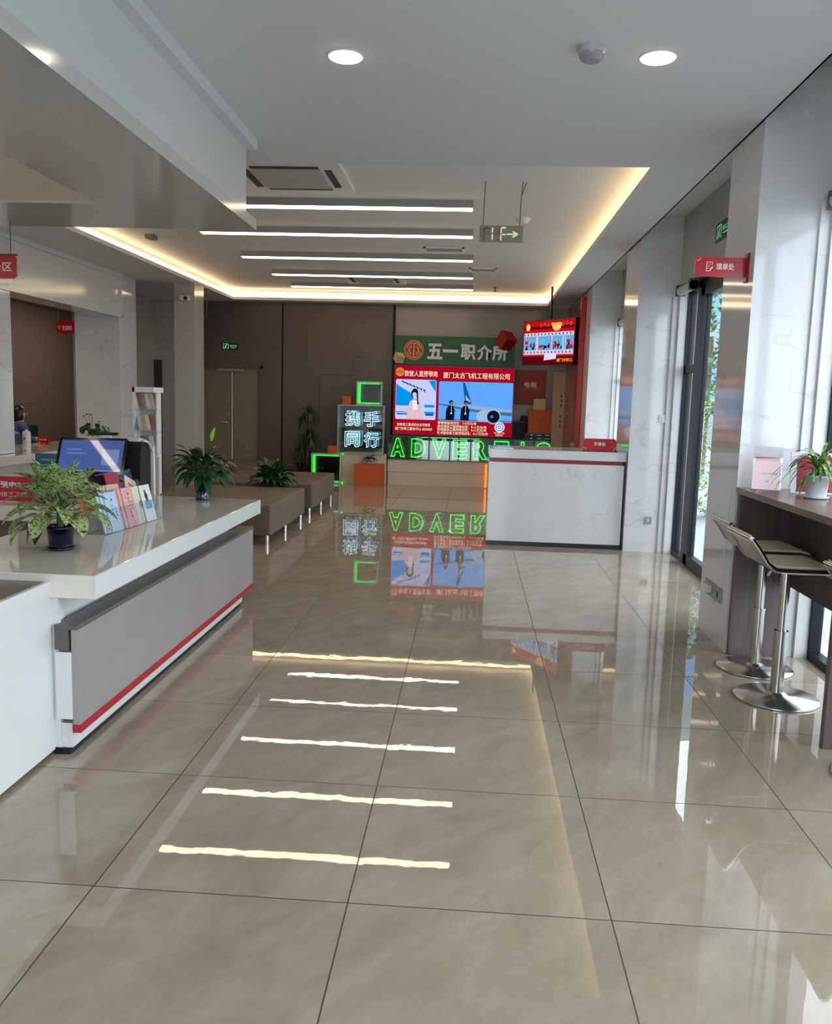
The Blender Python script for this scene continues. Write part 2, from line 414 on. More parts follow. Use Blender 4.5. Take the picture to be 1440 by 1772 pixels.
# dropped bulkhead above the counter island
b = new()
zb = 2.635
X0, X1, Y0, Y1 = -5.18, -1.57, 1.2, 5.82
rx0, rx1, ry0, ry1 = -4.95, -2.27, 1.8, 5.10
box(b, X1 - .04, X1, Y0, Y1, zb + .07, ZC)            # fascia to the room
box(b, X0, X1 - .04, Y1 - .04, Y1, zb + .07, ZC)
box(b, X0, X0 + .04, Y0 + .04, Y1 - .04, zb + .07, ZC)
box(b, X0, X1 - .04, Y0, Y0 + .04, zb + .07, ZC)
struct('ceiling_bulkhead', b, GLOSSW)
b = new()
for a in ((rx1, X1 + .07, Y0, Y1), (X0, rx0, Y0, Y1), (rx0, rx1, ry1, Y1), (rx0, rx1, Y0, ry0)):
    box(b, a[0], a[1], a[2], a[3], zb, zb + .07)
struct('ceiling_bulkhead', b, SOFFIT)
struct('ceiling_bulkhead', box(new(), rx0, rx1, ry0, ry1, zb + .012, zb + .05), mat('recess_light_tint', (228, 220, 200), 0.3))  # warm light in the recess is put into this lighter cream colour
struct('trim_1', box(new(), X1 - .05, X1 + .07, Y0, Y1 + .02, ZC - .07, ZC), PAINT)

# --- back wall
b = new(); box(b, -7.6, -5.11, YB, YB + .2, 0, 3.45); struct('wall_back', b, MARBG)
b = new()   # brown part around the double door
dx0, dx1, dz = -5.06, -3.89, 2.07
box(b, -5.11, dx0, YB - .05, YB + .2, 0, ZC); box(b, dx1, -3.54, YB - .05, YB + .2, 0, ZC); box(b, dx0, dx1, YB - .05, YB + .2, dz, ZC)
struct('wall_back', b, BROWN)
b = new(); box(b, -3.51, -1.50, YB - .05, YB + .2, 0, ZC)
struct('wall_back', b, BROWN)
b = new(); box(b, -3.54, -3.51, YB - .02, YB + .2, 0, ZC); box(b, -1.50, -1.46, YB - .08, YB + .1, 0.4, ZC)
struct('trim_2', b, DARKM)
b = new()    # hairline seams of the hidden hatch
for a in ((-2.83, -2.20, 1.935, 1.945), (-2.835, -2.825, 1.0, 1.945), (-2.21, -2.20, 2.04, 2.275), (-2.21, -2.0, 2.27, 2.28)):
    box(b, a[0], a[1], YB - .053, YB - .049, a[2], a[3])
struct('trim_3', b, mat('seam_shadow_gap', (48, 42, 40), 0.7))
struct('wall_back', box(new(), -1.46, 2.2, YB, YB + .2, 0, 3.45), MARBD)

# --- left side: portal wall with the service opening
b = new()
box(b, XL - .35, XL, -3.2, 7.28, 0, ZC); struct('wall_left', b, MARB)
b = new(); box(b, XL - .35, XL, 7.28, 9.35, .805, ZC); struct('wall_left', b, MARB)
b = new(); box(b, XL - .67, XL, 12.30, 12.92, 0, ZC); struct('wall_left', b, MARB)
struct('wall_left', box(new(), -6.0, -5.95, 12.92, 15.7, 0, ZC), MARBG)
b = new(); box(b, XL - .35, XL, 9.35, 12.30, 2.60, ZC)
struct('wall_left', b, GLOSSW)
b = new(); box(b, XL, XL + .05, 4.0, 12.36, ZC - .06, ZC); box(b, XL, XL + .03, 12.33, 12.37, 2.6, ZC - .06); box(b, XL, XL + .03, 4.0, 12.36, 2.6, 2.63)
struct('trim_4', b, GLOSSW)
struct('wall_service', box(new(), -7.6, -7.5, 7.0, 15.8, 0, 3.0), DBROWN)
struct('ceiling_service', box(new(), -7.6, XL - .35, 7.0, 12.30, 2.93, 2.99), mat('service_ceiling', (110, 98, 90), 0.6))
struct('ceiling_service', box(new(), -7.6, -6.0, 12.30, 15.8, 2.93, 2.99), mat('service_ceiling', (110, 98, 90), 0.6))
struct('wall_service', box(new(), -7.6, XL - .35, 6.95, 7.0, 0, 3.0), MARBG)
# free column by the door
struct('wall_left_column', box(new(), -4.64, -4.32, 13.05, 13.5, 0, ZC), MARBG)

# --- right side
def pilaster(y0, y1, top):
    struct('wall_right', box(new(), XP, 2.35, y0, y1, 0, top), MARB)
pilaster(5.34, 5.97, 3.78); pilaster(9.03, 9.82, 3.44); pilaster(12.6, 15.65, 3.44); pilaster(0.1, 0.4, 3.74)
b = new()
box(b, 2.06, 2.35, 5.97, 9.03, 2.76, 3.44); box(b, 2.06, 2.35, 9.82, 12.6, 2.76, 3.44); box(b, 2.06, 2.35, -3.2, 5.34, 2.80, 3.74)
struct('wall_right', b, MARBG)
b = new()   # stepped jambs beside the frames
for y in (5.34, 9.03, 12.6):
    box(b, 2.0, 2.14, y - .02, y, 0, 2.76); box(b, 2.06, 2.14, y - .045, y - .02, 0, 2.76)
struct('trim_5', b, MARB)
# wall behind the camera with a wide glazed entrance
b = new(); box(b, -7.2, -5.1, -3.2, -3.0, 0, ZC); box(b, -5.1, -2.0, -3.2, -3.0, 0, ZC); box(b, -2.0, 2.3, -3.2, -3.0, 2.95, ZC); box(b, 1.0, 2.3, -3.2, -3.0, 0, 2.95)
struct('wall_front', b, MARB)

def window(name, y0, y1, mulls, z1=2.76, transom=None, x=XW):
    r = sroot(name)
    b = new(); w_ = 0.05
    box(b, x, x + .07, y0, y1, 0, .05); box(b, x, x + .07, y0, y1, z1 - .05, z1)
    for y in [y0 + w_ / 2] + mulls + [y1 - w_ / 2]: box(b, x, x + .07, y - w_ / 2, y + w_ / 2, 0.05, z1 - .05)
    if transom: box(b, x + .01, x + .06, y0, y1, transom - .03, transom + .03)
    obj('window_frame', b, FRAMEB, r)
    obj('window_pane', box(new(), x + .03, x + .038, y0 + .04, y1 - .04, .05, z1 - .05), GLASS, r)
    return r
window('window_1', 0.42, 5.32, [1.6, 2.8, 4.0], 2.80, 0.62)
window('window_2', -3.0, 0.1, [-1.5], 2.80)
window('window_3', 9.83, 12.58, [11.2], 2.76, 1.9)
# glazed entrance behind the camera
r = sroot('window_4'); b = new()
for x in (-1.97, -.5, .97): box(b, x - .03, x + .03, -3.14, -3.07, 0, 2.95)
box(b, -2.0, 1.0, -3.14, -3.07, 0, .05); box(b, -2.0, 1.0, -3.14, -3.07, 2.90, 2.95)
obj('window_frame', b, FRAMEB, r); obj('window_pane', box(new(), -1.95, .95, -3.11, -3.10, .05, 2.9), GLASS, r)
# side door bay: fixed light with transom, thick post, glazed leaf
r = sroot('door_1')
b = new()
box(b, XW, XW + .09, 8.97, 9.03, 0, 2.7); box(b, XW, XW + .09, 8.42, 8.60, 0, 2.74); box(b, XW, XW + .09, 5.97, 9.03, 2.68, 2.76); box(b, XW, XW + .09, 8.6, 8.97, 0, .04)
box(b, XW + .01, XW + .07, 8.6, 8.97, 1.88, 1.96); box(b, XW, XW + .09, 5.97, 6.05, 0, 2.7)
obj('door_frame', b, FRAMEB, r)
b = new(); y0, y1 = 7.24, 8.40
box(b, XW - .02, XW + .05, y1 - .12, y1, 0.01, 2.68); box(b, XW - .02, XW + .05, y0, y0 + .1, 0.01, 2.68); box(b, XW - .02, XW + .05, y0, y1, .01, .11); box(b, XW - .02, XW + .05, y0, y1, 2.58, 2.68)
y0, y1 = 6.06, 7.22
box(b, XW - .02, XW + .05, y1 - .1, y1, 0.01, 2.68); box(b, XW - .02, XW + .05, y0, y0 + .1, 0.01, 2.68); box(b, XW - .02, XW + .05, y0, y1, .01, .11); box(b, XW - .02, XW + .05, y0, y1, 2.58, 2.68)
obj('door_leaf', b, FRAMEB, r)
b = new(); box(b, XW + .01, XW + .018, 7.34, 8.28, .11, 2.58); box(b, XW + .01, XW + .018, 6.16, 7.12, .11, 2.58); box(b, XW + .03, XW + .038, 8.6, 8.97, .04, 2.68)
obj('door_glass', b, GLASS, r)
# olive double door in the back wall
r = sroot('door_2')
b = new(); box(b, dx0, dx0 + .05, YB - .07, YB + .1, 0, dz); box(b, dx1 - .05, dx1, YB - .07, YB + .1, 0, dz); box(b, dx0, dx1, YB - .07, YB + .1, dz - .05, dz)
obj('door_frame', b, BROWN, r)
xm = (dx0 + dx1) / 2
for x0, x1 in ((dx0 + .05, xm - .004), (xm + .004, dx1 - .05)):
    obj('door_leaf', box(new(), x0, x1, YB, YB + .05, .02, dz - .05, .004), DOORM, r)
b = new(); tube(b, [(xm - .06, YB, 1.02), (xm - .06, YB - .05, 1.02), (xm - .2, YB - .06, 1.02)], .011, 8); lathe(b, [(.02, -.004), (.02, .004)], (0, 0, 0), 12)
for v in b.verts:
    if abs(v.co.x) < .03 and abs(v.co.y) < .03: v.co = Vector((xm - .06 + v.co.x, YB - .006 + v.co.z, 1.16 + v.co.y))
obj('door_handle', b, CHROME, r)
obj('door_closer', box(new(), xm - .28, xm + .24, YB - .06, YB, dz - .12, dz - .06, .005), mat('closer_grey', (150, 148, 138), 0.4, 0.3), r)

# ================================================================== LIGHTS OF THE ROOM
e = 0.14
for nm, a, lab in (('left', (-4.35 - e, -4.35 - e + .02, 6.3, 15.4), 'warm LED strip glowing along the left edge of the ceiling recess'),
                   ('right', (1.23 + e - .02, 1.23 + e, 6.3, 15.4), 'warm LED strip glowing along the right edge of the ceiling recess'),
                   ('back', (-4.45, 1.33, 15.28 + e - .02, 15.28 + e), 'warm LED strip glowing along the far edge of the ceiling recess')):
    tag(bx('led_strip', a[0], a[1], a[2], a[3], ZC + .055, ZC + .14, WARM), lab, 'light strip', 'LED strips around the ceiling recess')
LY = [(8.36, -3.2), (9.74, -3.16), (11.38, -3.14), (12.95, -3.1), (14.3, -3.1)]
LBL = ['nearest the counter', 'second from the front', 'third, in the middle', 'second from the back wall', 'nearest the back wall']
for (y, x0), lb in zip(LY, LBL):
    t = thing('linear_light', 'long slim white ceiling light of the row of five, %s' % lb, 'ceiling light', (-1.6, y + .06, 3.345), 'row of five linear ceiling lights')
    b = new(); box(b, x0, -.07, y, y + .12, 3.35, ZT)
    obj('light_housing', b, mat('light_housing_grey', (150, 148, 146), 0.5), t)
    obj('light_diffuser', box(new(), x0 + .005, -.075, y + .004, y + .116, 3.343, 3.35), LINE, t)
for x, lb in ((-.698, 'glowing round recessed downlight left of the motion sensor'), (.835, 'glowing round recessed downlight right of the motion sensor')):
    t = thing('downlight', lb, 'ceiling light', (x, 4.447, ZC - .01), 'recessed round downlights')
    b = new(); lathe(b, [(.088, -.006), (.092, -.002), (.092, 0.0)], (x, 4.447, ZC)); obj('light_ring', b, WHITEP, t)
    b = new(); lathe(b, [(.078, -.010), (.078, -.006)], (x, 4.447, ZC)); obj('light_lens', b, DOWN, t)
# unseen lamps to light the front hall, behind the camera and over the counter
for k, (x, y) in enumerate(((-.7, 2.0), (.83, 2.0), (-.7, -.4), (.83, -.4))):
    t = thing('downlight', ['unseen round downlight above the photographer on the left', 'unseen round downlight above the photographer on the right', 'unseen round downlight by the entrance on the left', 'unseen round downlight by the entrance on the right'][k], 'ceiling light', (x, y, ZC - .01), 'recessed round downlights')
    b = new(); lathe(b, [(.088, -.006), (.092, -.002), (.092, 0.0)], (x, y, ZC)); obj('light_ring', b, WHITEP, t)
    b = new(); lathe(b, [(.078, -.010), (.078, -.006)], (x, y, ZC)); obj('light_lens', b, DOWN, t)
t = thing('linear_light', 'linear light in the recess of the bulkhead over the counter', 'ceiling light', (-4.6, 3.4, 2.66))
obj('light_housing', box(new(), -4.65, -4.55, 2.0, 4.9, 2.630, zb + .012), WHITEP, t)
obj('light_diffuser', box(new(), -4.647, -4.553, 2.01, 4.89, 2.625, 2.630), LINE, t)

t = thing('fill_panel', 'added square fill panel, unseen on the staff room ceiling behind the service window', 'ceiling light', (-6.6, 10.5, 2.9))  # added fill light, out of view, to brighten the dark staff room
obj('light_housing', box(new(), -6.9, -6.3, 10.2, 10.8, 2.905, 2.93), WHITEP, t)
obj('light_diffuser', box(new(), -6.88, -6.32, 10.22, 10.78, 2.9, 2.905), emitter('staff_fill', (255, 240, 215), 14), t)
t = thing('fill_panel', 'added narrow fill panel at the back of the staff room, unseen behind the pillar', 'ceiling light', (-6.2, 13.8, 2.9))  # second added fill, kept unseen, lifts the brown wall at the back
obj('light_housing', box(new(), -6.37, -6.03, 12.9, 14.8, 2.905, 2.93), WHITEP, t)
obj('light_diffuser', box(new(), -6.35, -6.05, 12.92, 14.78, 2.9, 2.905), MATS['staff_fill'], t)

# ================================================================== CEILING FITTINGS
def cassette(cx, cy, w_, lab):
    t = thing('air_conditioner', lab, 'air conditioner', (cx, cy, ZT - .03), 'ceiling cassette air conditioners')
    h = w_ / 2
    b = new(); box(b, cx - h, cx + h, cy - h, cy + h, ZT - .03, ZT, .008); obj('casing', b, mat('ac_white', (236, 236, 234), 0.4), t)
    b = new(); box(b, cx - h * .62, cx + h * .62, cy - h * .62, cy + h * .62, ZT - .045, ZT - .03, .006); obj('intake_grille', b, mat('ac_grille', (186, 186, 184), 0.5), t)
    for i, (dx, dy) in enumerate(((1, 0), (-1, 0), (0, 1), (0, -1))):
        b = new()
        if dx: box(b, cx + dx * h * .74 - .03, cx + dx * h * .74 + .03, cy - h * .6, cy + h * .6, ZT - .036, ZT - .029)
        else: box(b, cx - h * .6, cx + h * .6, cy + dy * h * .74 - .03, cy + dy * h * .74 + .03, ZT - .036, ZT - .029)
        obj('air_outlet', b, mat('ac_slot', (62, 62, 62), 0.5), t)
cassette(-1.62, 7.52, .95, 'square white ceiling air conditioner nearest the counter, before the first linear light')
cassette(-1.63, 13.7, .95, 'square white ceiling air conditioner far away between the last two linear lights')
for x0, x1, y0, y1, lab in ((-.69, -.18, 10.85, 11.17, 'white rectangular air vent near the third linear light'), (-.13, .27, 12.45, 12.75, 'white rectangular air vent right of the fourth linear light')):
    t = thing('air_vent', lab, 'air vent', ((x0 + x1) / 2, (y0 + y1) / 2, ZT - .012), 'rectangular ceiling vents')
    b = new(); box(b, x0, x1, y0, y0 + .03, ZT - .014, ZT); box(b, x0, x1, y1 - .03, y1, ZT - .014, ZT); box(b, x0, x0 + .03, y0, y1, ZT - .014, ZT); box(b, x1 - .03, x1, y0, y1, ZT - .014, ZT)
    obj('vent_frame', b, WHITEP, t)
    b = new()
    for k in range(6): box(b, x0 + .03, x1 - .03, y0 + .04 + k * (y1 - y0 - .08) / 6, y0 + .052 + k * (y1 - y0 - .08) / 6, ZT - .012, ZT - .002)
    obj('louvre', b, GREYP, t)
t = thing('motion_sensor', 'small white domed motion sensor on ceiling between the two downlights', 'sensor', (.501, 4.336, ZC - .06))
b = new(); lathe(b, [(.04, -.062), (.058, -.045), (.062, -.03)], (.501, 4.336, ZC)); obj('sensor_dome', b, mat('sensor_lens', (150, 152, 156), 0.2), t)
b = new(); lathe(b, [(.062, -.03), (.068, -.02), (.070, 0)], (.501, 4.336, ZC)); obj('sensor_base', b, mat('sensor_body', (176, 178, 180), 0.4), t)
for x, y, lab in ((.442, 9.14, 'round white smoke detector on the ceiling just behind the hanging exit arrow sign'),):
    b = new(); lathe(b, [(.035, -.05), (.055, -.035), (.075, -.012), (.078, 0)], (x, y, ZT)); tag(obj('smoke_detector', b, WHITEP), lab, 'smoke detector')
b = new(); lathe(b, [(.02, -.07), (.022, -.055), (.008, -.05), (.01, -.012), (.04, -.008), (.042, 0)], (.294, 14.5, ZT)); tag(obj('sprinkler_head', b, mat('sprinkler_bronze', (110, 92, 84), 0.4, .5)), 'tiny sprinkler head on the ceiling near the far cove', 'sprinkler')
b = new(); box(b, -4.02, -3.92, 10.3, 10.48, ZT - .05, ZT, .01); tag(obj('ceiling_sensor', b, mat('sensor_body2', (120, 118, 114), .5)), 'small square sensor box on the recessed ceiling at left', 'sensor')
# hanging exit sign
t = thing('hanging_exit_sign', 'hanging green exit sign with glowing arrow pointing right', 'exit sign', (.187, 7.65, 2.912))
obj('sign_panel', box(new(), 0, .375, 7.645, 7.66, 2.912, 3.052, .003), mat('photolum_green', (142, 142, 120), 0.3), t)
gl = emitter('photolum_glow', (214, 232, 196), 0.85)
b = new(); F = Flat((0, 7.643, 2.912), XR, ZU, .375, .14)
F.rect(b, .62, .44, .80, .52); F.poly(b, [(.74, .30), (.80, .30), (.90, .48), (.80, .66), (.74, .66), (.80, .52), (.80, .44)])
obj('arrow', b, gl, t); b = new()
F.rect(b, .28, .56, .31, .86); F.rect(b, .28, .14, .31, .48)
F.rect(b, .48, .10, .51, .46); F.rect(b, .48, .52, .51, .86); F.rect(b, .51, .82, .60, .92); F.rect(b, .52, .42, .60, .50)
obj('lit_strokes', b, gl, t)
b = new(); F.rect(b, .09, .55, .11, .85, .001); F.rect(b, .11, .8, .24, .85, .001); F.rect(b, .09, .12, .11, .47, .001); F.rect(b, .11, .47, .26, .50, .001); F.rect(b, .35, .12, .45, .15, .001); F.rect(b, .35, .5, .45, .53, .001); F.rect(b, .44, .5, .46, .85, .001)
obj('unlit_marking', b, mat('unlit_olive', (78, 80, 66), .5), t)
for P_ in ([(.028, 7.652, 3.05), (.036, 7.652, ZT)], [(.345, 7.652, 3.05), (.348, 7.652, 3.30), (.36, 7.652, ZT)], [(.350, 7.66, 3.30), (.39, 7.66, ZT)]):
    obj('hanging_rod', tube(new(), P_, .0048, 6), mat('rod_grey', (100, 100, 102), .5), t)

# ================================================================== COUNTER ISLAND
CT = .78
t = thing('reception_counter', 'long white glossy reception counter with grey front panel and red stripe', 'counter', (-1.9, 4.7, 0))
b = new()
prism(b, [(-2.38, 3.32), (-1.523, 3.32), (-1.523, 6.05), (-4.9, 6.05), (-4.9, 5.25), (-2.38, 5.25)], 2, CT - .1, CT)
bmesh.ops.recalc_face_normals(b, faces=b.faces)
bmesh.ops.bevel(b, geom=list(b.edges), offset=.003, segments=1, affect='EDGES')
obj('countertop', b, mat('glossy_counter_stone', (224, 219, 208), 0.05, spec=.7), t)
b = new(); box(b, -1.528, -1.520, 3.317, 6.053, CT - .098, CT - .002)
obj('counter_edge', b, GLOSSW, t)
b = new(); box(b, -2.30, -1.742, 3.46, 6.0, .03, CT - .1); box(b, -1.742, -1.642, 3.34, 6.0, .028, .135); box(b, -1.72, -1.69, 3.335, 3.36, .0, CT - .1)
box(b, -1.70, -1.63, 3.32, 3.34, .16, .45)
obj('counter_body', b, GLOSSW, t)
b = new(); box(b, -4.9, -2.30, 5.35, 6.0, 0, CT - .1); obj('rear_body', b, mat('rear_counter_brown', (120, 110, 102), .5), t)
obj('front_panel', box(new(), -1.63, -1.60, 3.32, 6.15, .135, .548, .002), GPANEL, t)
b = new(); box(b, -1.70, -1.598, 3.315, 6.15, .548, .568, .003); box(b, -1.70, -1.64, 3.318, 3.335, .46, .548); box(b, -1.742, -1.63, 3.34, 6.13, .45, .548)
obj('panel_cap', b, DGPANEL, t)
obj('red_stripe', box(new(), -1.632, -1.596, 3.318, 6.15, .103, .138), REDSTR, t)
obj('toe_kick', box(new(), -1.72, -1.65, 3.33, 5.98, 0, .028), mat('toe_kick_black', (22, 24, 30), .4), t)
# near cabinet
t = thing('side_cabinet', 'white cabinet with brown top in the left foreground beside the counter', 'cabinet', (-2.4, 2.4, 0))
obj('cabinet_body', box(new(), -3.1, -1.74, .9, 3.28, .02, .735, .002), WHITEP, t)
obj('cabinet_side', box(new(), -1.735, -1.715, .9, 3.44, .02, .748, .002), mat('side_panel_white', (216, 219, 218), .35), t)
obj('cabinet_top', box(new(), -3.1, -1.737, .9, 3.31, .735, .75, .002), mat('olive_brown_top', (104, 96, 82), .3), t)

def pot(t, c, r0, r1, h, m_, saucer=True, sm=None):
    b = new(); lathe(b, [(r0, .006), (r0 * 1.02, .02), (r1, h - .012), (r1 * 1.07, h - .012), (r1 * 1.07, h), (r1 * .95, h), (r1 * .93, h - .015)], c); p = obj('pot', b, m_, t)
    b = new(); lathe(b, [(r1 * .9, h - .02), (r1 * .9, h - .012)], c, 20); obj('soil', b, SOIL, p)
    if saucer:
        b = new(); lathe(b, [(r0 * .95, 0), (r0 * 1.2, .004), (r0 * 1.3, .014), (r0 * 1.24, .014), (r0 * 1.1, .006)], c); obj('saucer', b, sm or m_, t)
NAVY = mat('navy_glazed_pot', (16, 22, 40), 0.12)
# mottled plant on the counter
c = (-1.932, 3.86, CT)
t = thing('potted_aglaonema', 'leafy plant with pale mottled leaves in a navy pot on the counter', 'potted plant', c)
pot(t, c, .054, .062, .115, NAVY)
rnd = random.Random(3); b = new(); sb = new()
top = Vector((c[0], c[1], CT + .11))
for k in range(42):
    a = k * 2.399; tier = k / 42
    el = 1.25 - 1.35 * tier + rnd.uniform(-.15, .15)
    ln = (.14 + .05 * rnd.random()) * (0.9 + .3 * tier)
    d = Vector((math.cos(a) * math.cos(el), math.sin(a) * math.cos(el), math.sin(el)))
    st = top + Vector((math.cos(a) * .015, math.sin(a) * .015, .04 + .10 * (1 - tier)))
    s2 = st + d * (.05 + .04 * tier)
    tube(sb, [(top.x + math.cos(a) * .012, top.y + math.sin(a) * .012, top.z - .02), st, s2], [.004, .003, .0025], 5)
    leaf(b, s2, d, ln, .082 + .022 * rnd.random(), .35 + .7 * tier, 7, .3, 'oval', rnd.uniform(-.4, .4))
obj('leaves', b, LEAFV, t); obj('stems', sb, STEMG, t)
b = new()
leaf(b, (c[0] - .02, c[1] - .04, CT + .17), (-.55, -.35, .05), .20, .11, 2.2, 8, .2); leaf(b, (c[0] - .03, c[1] - .03, CT + .16), (-.25, -.5, -.15), .16, .10, 1.6, 8, .2)
obj('dark_leaves', b, LEAFD, t)['label'] = 'plain dark green lower leaves'
# peace lily
c = (-1.90, 5.90, CT)
t = thing('potted_peace_lily', 'dark green peace lily in a blue glass vase at the far counter end', 'potted plant', c)
b = new(); lathe(b, [(.048, 0), (.05, .01), (.052, .115), (.049, .115), (.046, .02)], c); obj('vase', b, mat('dark_blue_glass', (26, 38, 46), .06, spec=.8), t)
rnd = random.Random(11); b = new(); sb = new(); top = Vector((c[0], c[1], CT + .10))
for k in range(60):
    a = k * 2.399 + .4; tier = k / 60; el = 1.15 - 1.3 * tier + rnd.uniform(-.2, .2)
    d = Vector((math.cos(a) * math.cos(el), math.sin(a) * math.cos(el), math.sin(el)))
    st = top + d * (.06 + .06 * rnd.random()) + Vector((0, 0, .095))
    tube(sb, [(top.x, top.y, top.z - .05), (top + d * .02 + Vector((0, 0, .02)))[:], st], .002, 5)
    leaf(b, st, d, .14 + .07 * rnd.random(), .052 + .018 * rnd.random(), .8 + .5 * tier, 7, .25, 'oval', rnd.uniform(-.5, .5))
obj('leaves', b, LEAFD, t)
for p in ([(c[0], c[1], .9), (c[0] + .05, c[1] - .02, 1.08), (c[0] + .075, c[1] - .02, 1.20)], [(c[0] - .01, c[1], .9), (c[0] - .08, c[1] - .02, 1.08), (c[0] - .115, c[1] - .02, 1.14)]): tube(sb, p, .0022, 5)
obj('stems', sb, STEMG, t)
b = new(); leaf(b, (c[0] + .075, c[1] - .02, 1.20), (.3, -.1, 1), .105, .05, -.3, 6, .5)
obj('lime_spathe', b, SPATHE, t)['label'] = 'lime green flower spathe'
b = new(); leaf(b, (c[0] - .115, c[1] - .02, 1.14), (-1, 0, .55), .085, .034, .2, 6, .5); obj('dark_spathe', b, LEAFD, t)

# --- acrylic leaflet stand and its leaflets
A = Vector((-1.895, 4.285, CT)); B_ = Vector((-1.845, 4.955, CT))
u = (B_ - A).normalized(); n = Vector((u.y, -u.x, 0)); LEN = (B_ - A).length
t = thing('leaflet_stand', 'clear acrylic two-tier leaflet stand on the counter beside the mottled plant', 'leaflet stand', tuple((A + B_) / 2))
lean = (ZU * .97 - n * .25).normalized()
def slab(b, o, du, W, dv, H, dn, T):
    vs = [o, o + du * W, o + du * W + dv * H, o + dv * H]
    A_ = [b.verts.new(v) for v in vs]; C_ = [b.verts.new(v + dn * T) for v in vs]
    b.faces.new(list(reversed(A_))); b.faces.new(C_)
    for i in range(4): b.faces.new((A_[i], A_[(i + 1) % 4], C_[(i + 1) % 4], C_[i]))
    return b
nl = u.cross(lean).normalized()
b = new(); slab(b, A, u, LEN, lean, .13, nl, .003); slab(b, A - n * .10 + ZU * .0, u, LEN, lean, .24, nl, .003); obj('front_pane', b, ACRY, t)
b = new(); slab(b, A - n * .14, u, LEN, n, .14, ZU, .003); slab(b, A - n * .13, u, LEN, lean, .30, nl, .003); obj('back_pane', b, ACRY, t)
for f in (0, .335, .665, .995):
    b = new()
    o = A + u * (LEN * f); vs = [o, o + lean * .13, o - n * .10 + lean * .24, o - n * .13]
    a_ = [b.verts.new(v) for v in vs]; c_ = [b.verts.new(v + u * .003) for v in vs]; b.faces.new(a_); b.faces.new(list(reversed(c_)))
    for i in range(4): b.faces.new((a_[i], a_[(i + 1) % 4], c_[(i + 1) % 4], c_[i]))
    obj('divider', b, ACRY, t)
def leaflet(name, s, back, z, w_, h, c, lab, tilt=0.0, marks=None, grp='leaflets in the acrylic stand'):
    o = A + u * s - n * back + ZU * z
    q = Matrix.Rotation(tilt, 3, n)
    du, dv = q @ u, q @ lean; dn = du.cross(dv)
    t_ = thing(name, lab, 'leaflet', tuple(o), grp)
    obj('cover', slab(new(), o, du, w_, dv, h, dn, -.004), mat('leaflet_%02x%02x%02x' % c, c, .35), t_)
    if marks: 
        F_ = Flat(o, du, dv, w_, h)
        for nm, mc, sh in marks:
            b_ = new()
            for r_ in sh: F_.rect(b_, *r_, .001) if len(r_) == 4 else F_.disc(b_, *r_, d=.001)
            obj(nm, b_, mat('ink_%02x%02x%02x' % mc, mc, .4), t_)
G = lambda x, n_, y0=.62, dy=.09, w_=.07: [(x, y0 - i * dy, x + w_, y0 - i * dy + .05) for i in range(n_)]
BL, PK, WH = (176, 208, 236), (226, 168, 164), (226, 230, 228)
for i, (s, lb) in enumerate(((.02, 'pale blue folded leaflet, leftmost in the front row of the stand'), (.045, 'pale blue folded leaflet, second from the left in the front row'), (.075, 'pale blue leaflet with dark lettering, frontmost of the blue ones'))):
    leaflet('leaflet', s, .018 - .006 * i, .004, .125, .215, BL, lb, 0, [('emblem', (130, 50, 60), [(.55, .80, .06)]), ('print', (60, 80, 110), G(.45, 4) + G(.7, 3, .55))] if i == 2 else None)
for i, (s, lb) in enumerate(((.215, 'pink leaflet behind two others, leftmost of the pink ones'), (.24, 'pink leaflet in the middle of the three pink ones'), (.27, 'pink leaflet with a dark emblem, frontmost in the middle pocket'))):
    leaflet('leaflet', s, .018 - .006 * i, .004, .125, .22, PK, lb, 0, [('emblem', (110, 30, 40), [(.55, .84, .06)]), ('print', (120, 60, 60), G(.45, 6, .7) + G(.68, 3, .6))] if i == 2 else None)
leaflet('leaflet', .415, .016, .004, .12, .215, (214, 216, 190), 'pale yellow leaflet with a brown figure in the right pocket', 0, [('picture', (170, 120, 60), [(.45, .45, .7, .6), (.5, .38, .6, .46)])])
leaflet('leaflet', .49, .006, .004, .125, .215, WH, 'white leaflet with a blue speech panel, rightmost in the front row', 0, [('picture', (104, 64, 56), [(.45, .72, .15), (.35, .55, .6, .72), (.42, .82, .09)]), ('blue_panel', (88, 170, 220), [(.2, .34, .85, .56)])])
leaflet('booklet', -.06, .115, .075, .20, .19, (190, 104, 66), 'orange-brown booklet leaning in the back row, leftmost in the stand', .22, [('emblem', (206, 130, 80), [(.55, .62, .09)])], 'booklets in the back row of the stand')
for i, (s, lb) in enumerate(((.17, 'cream booklet, rearmost of the stack behind the pink leaflets'), (.19, 'cream booklet, second of the stack behind the pink leaflets'), (.21, 'cream booklet, third of the stack behind the pink leaflets'), (.235, 'cream booklet with red print at the front of its stack'))):
    leaflet('booklet', s, .105 - .006 * i, .07, .14, .17, (222, 188, 168), lb, 0, [('print', (190, 110, 100), [(.2, .12, .9, .2)])] if i == 3 else None, 'booklets in the back row of the stand')
leaflet('booklet', .30, .118, .09, .15, .21, (156, 34, 52), 'dark red booklet with white lettering in the back row', .0, [('print', (230, 190, 200), [(.62, .18, .9, .3), (.62, .04, .9, .14)])], 'booklets in the back row of the stand')
leaflet('booklet', .45, .112, .09, .15, .20, (236, 208, 180), 'cream booklet with red print, tilted at the right of the back row', -.38, [('print', (206, 96, 76), [(.25, .75, .75, .83), (.3, .55, .8, .68), (.3, .35, .8, .48)])], 'booklets in the back row of the stand')

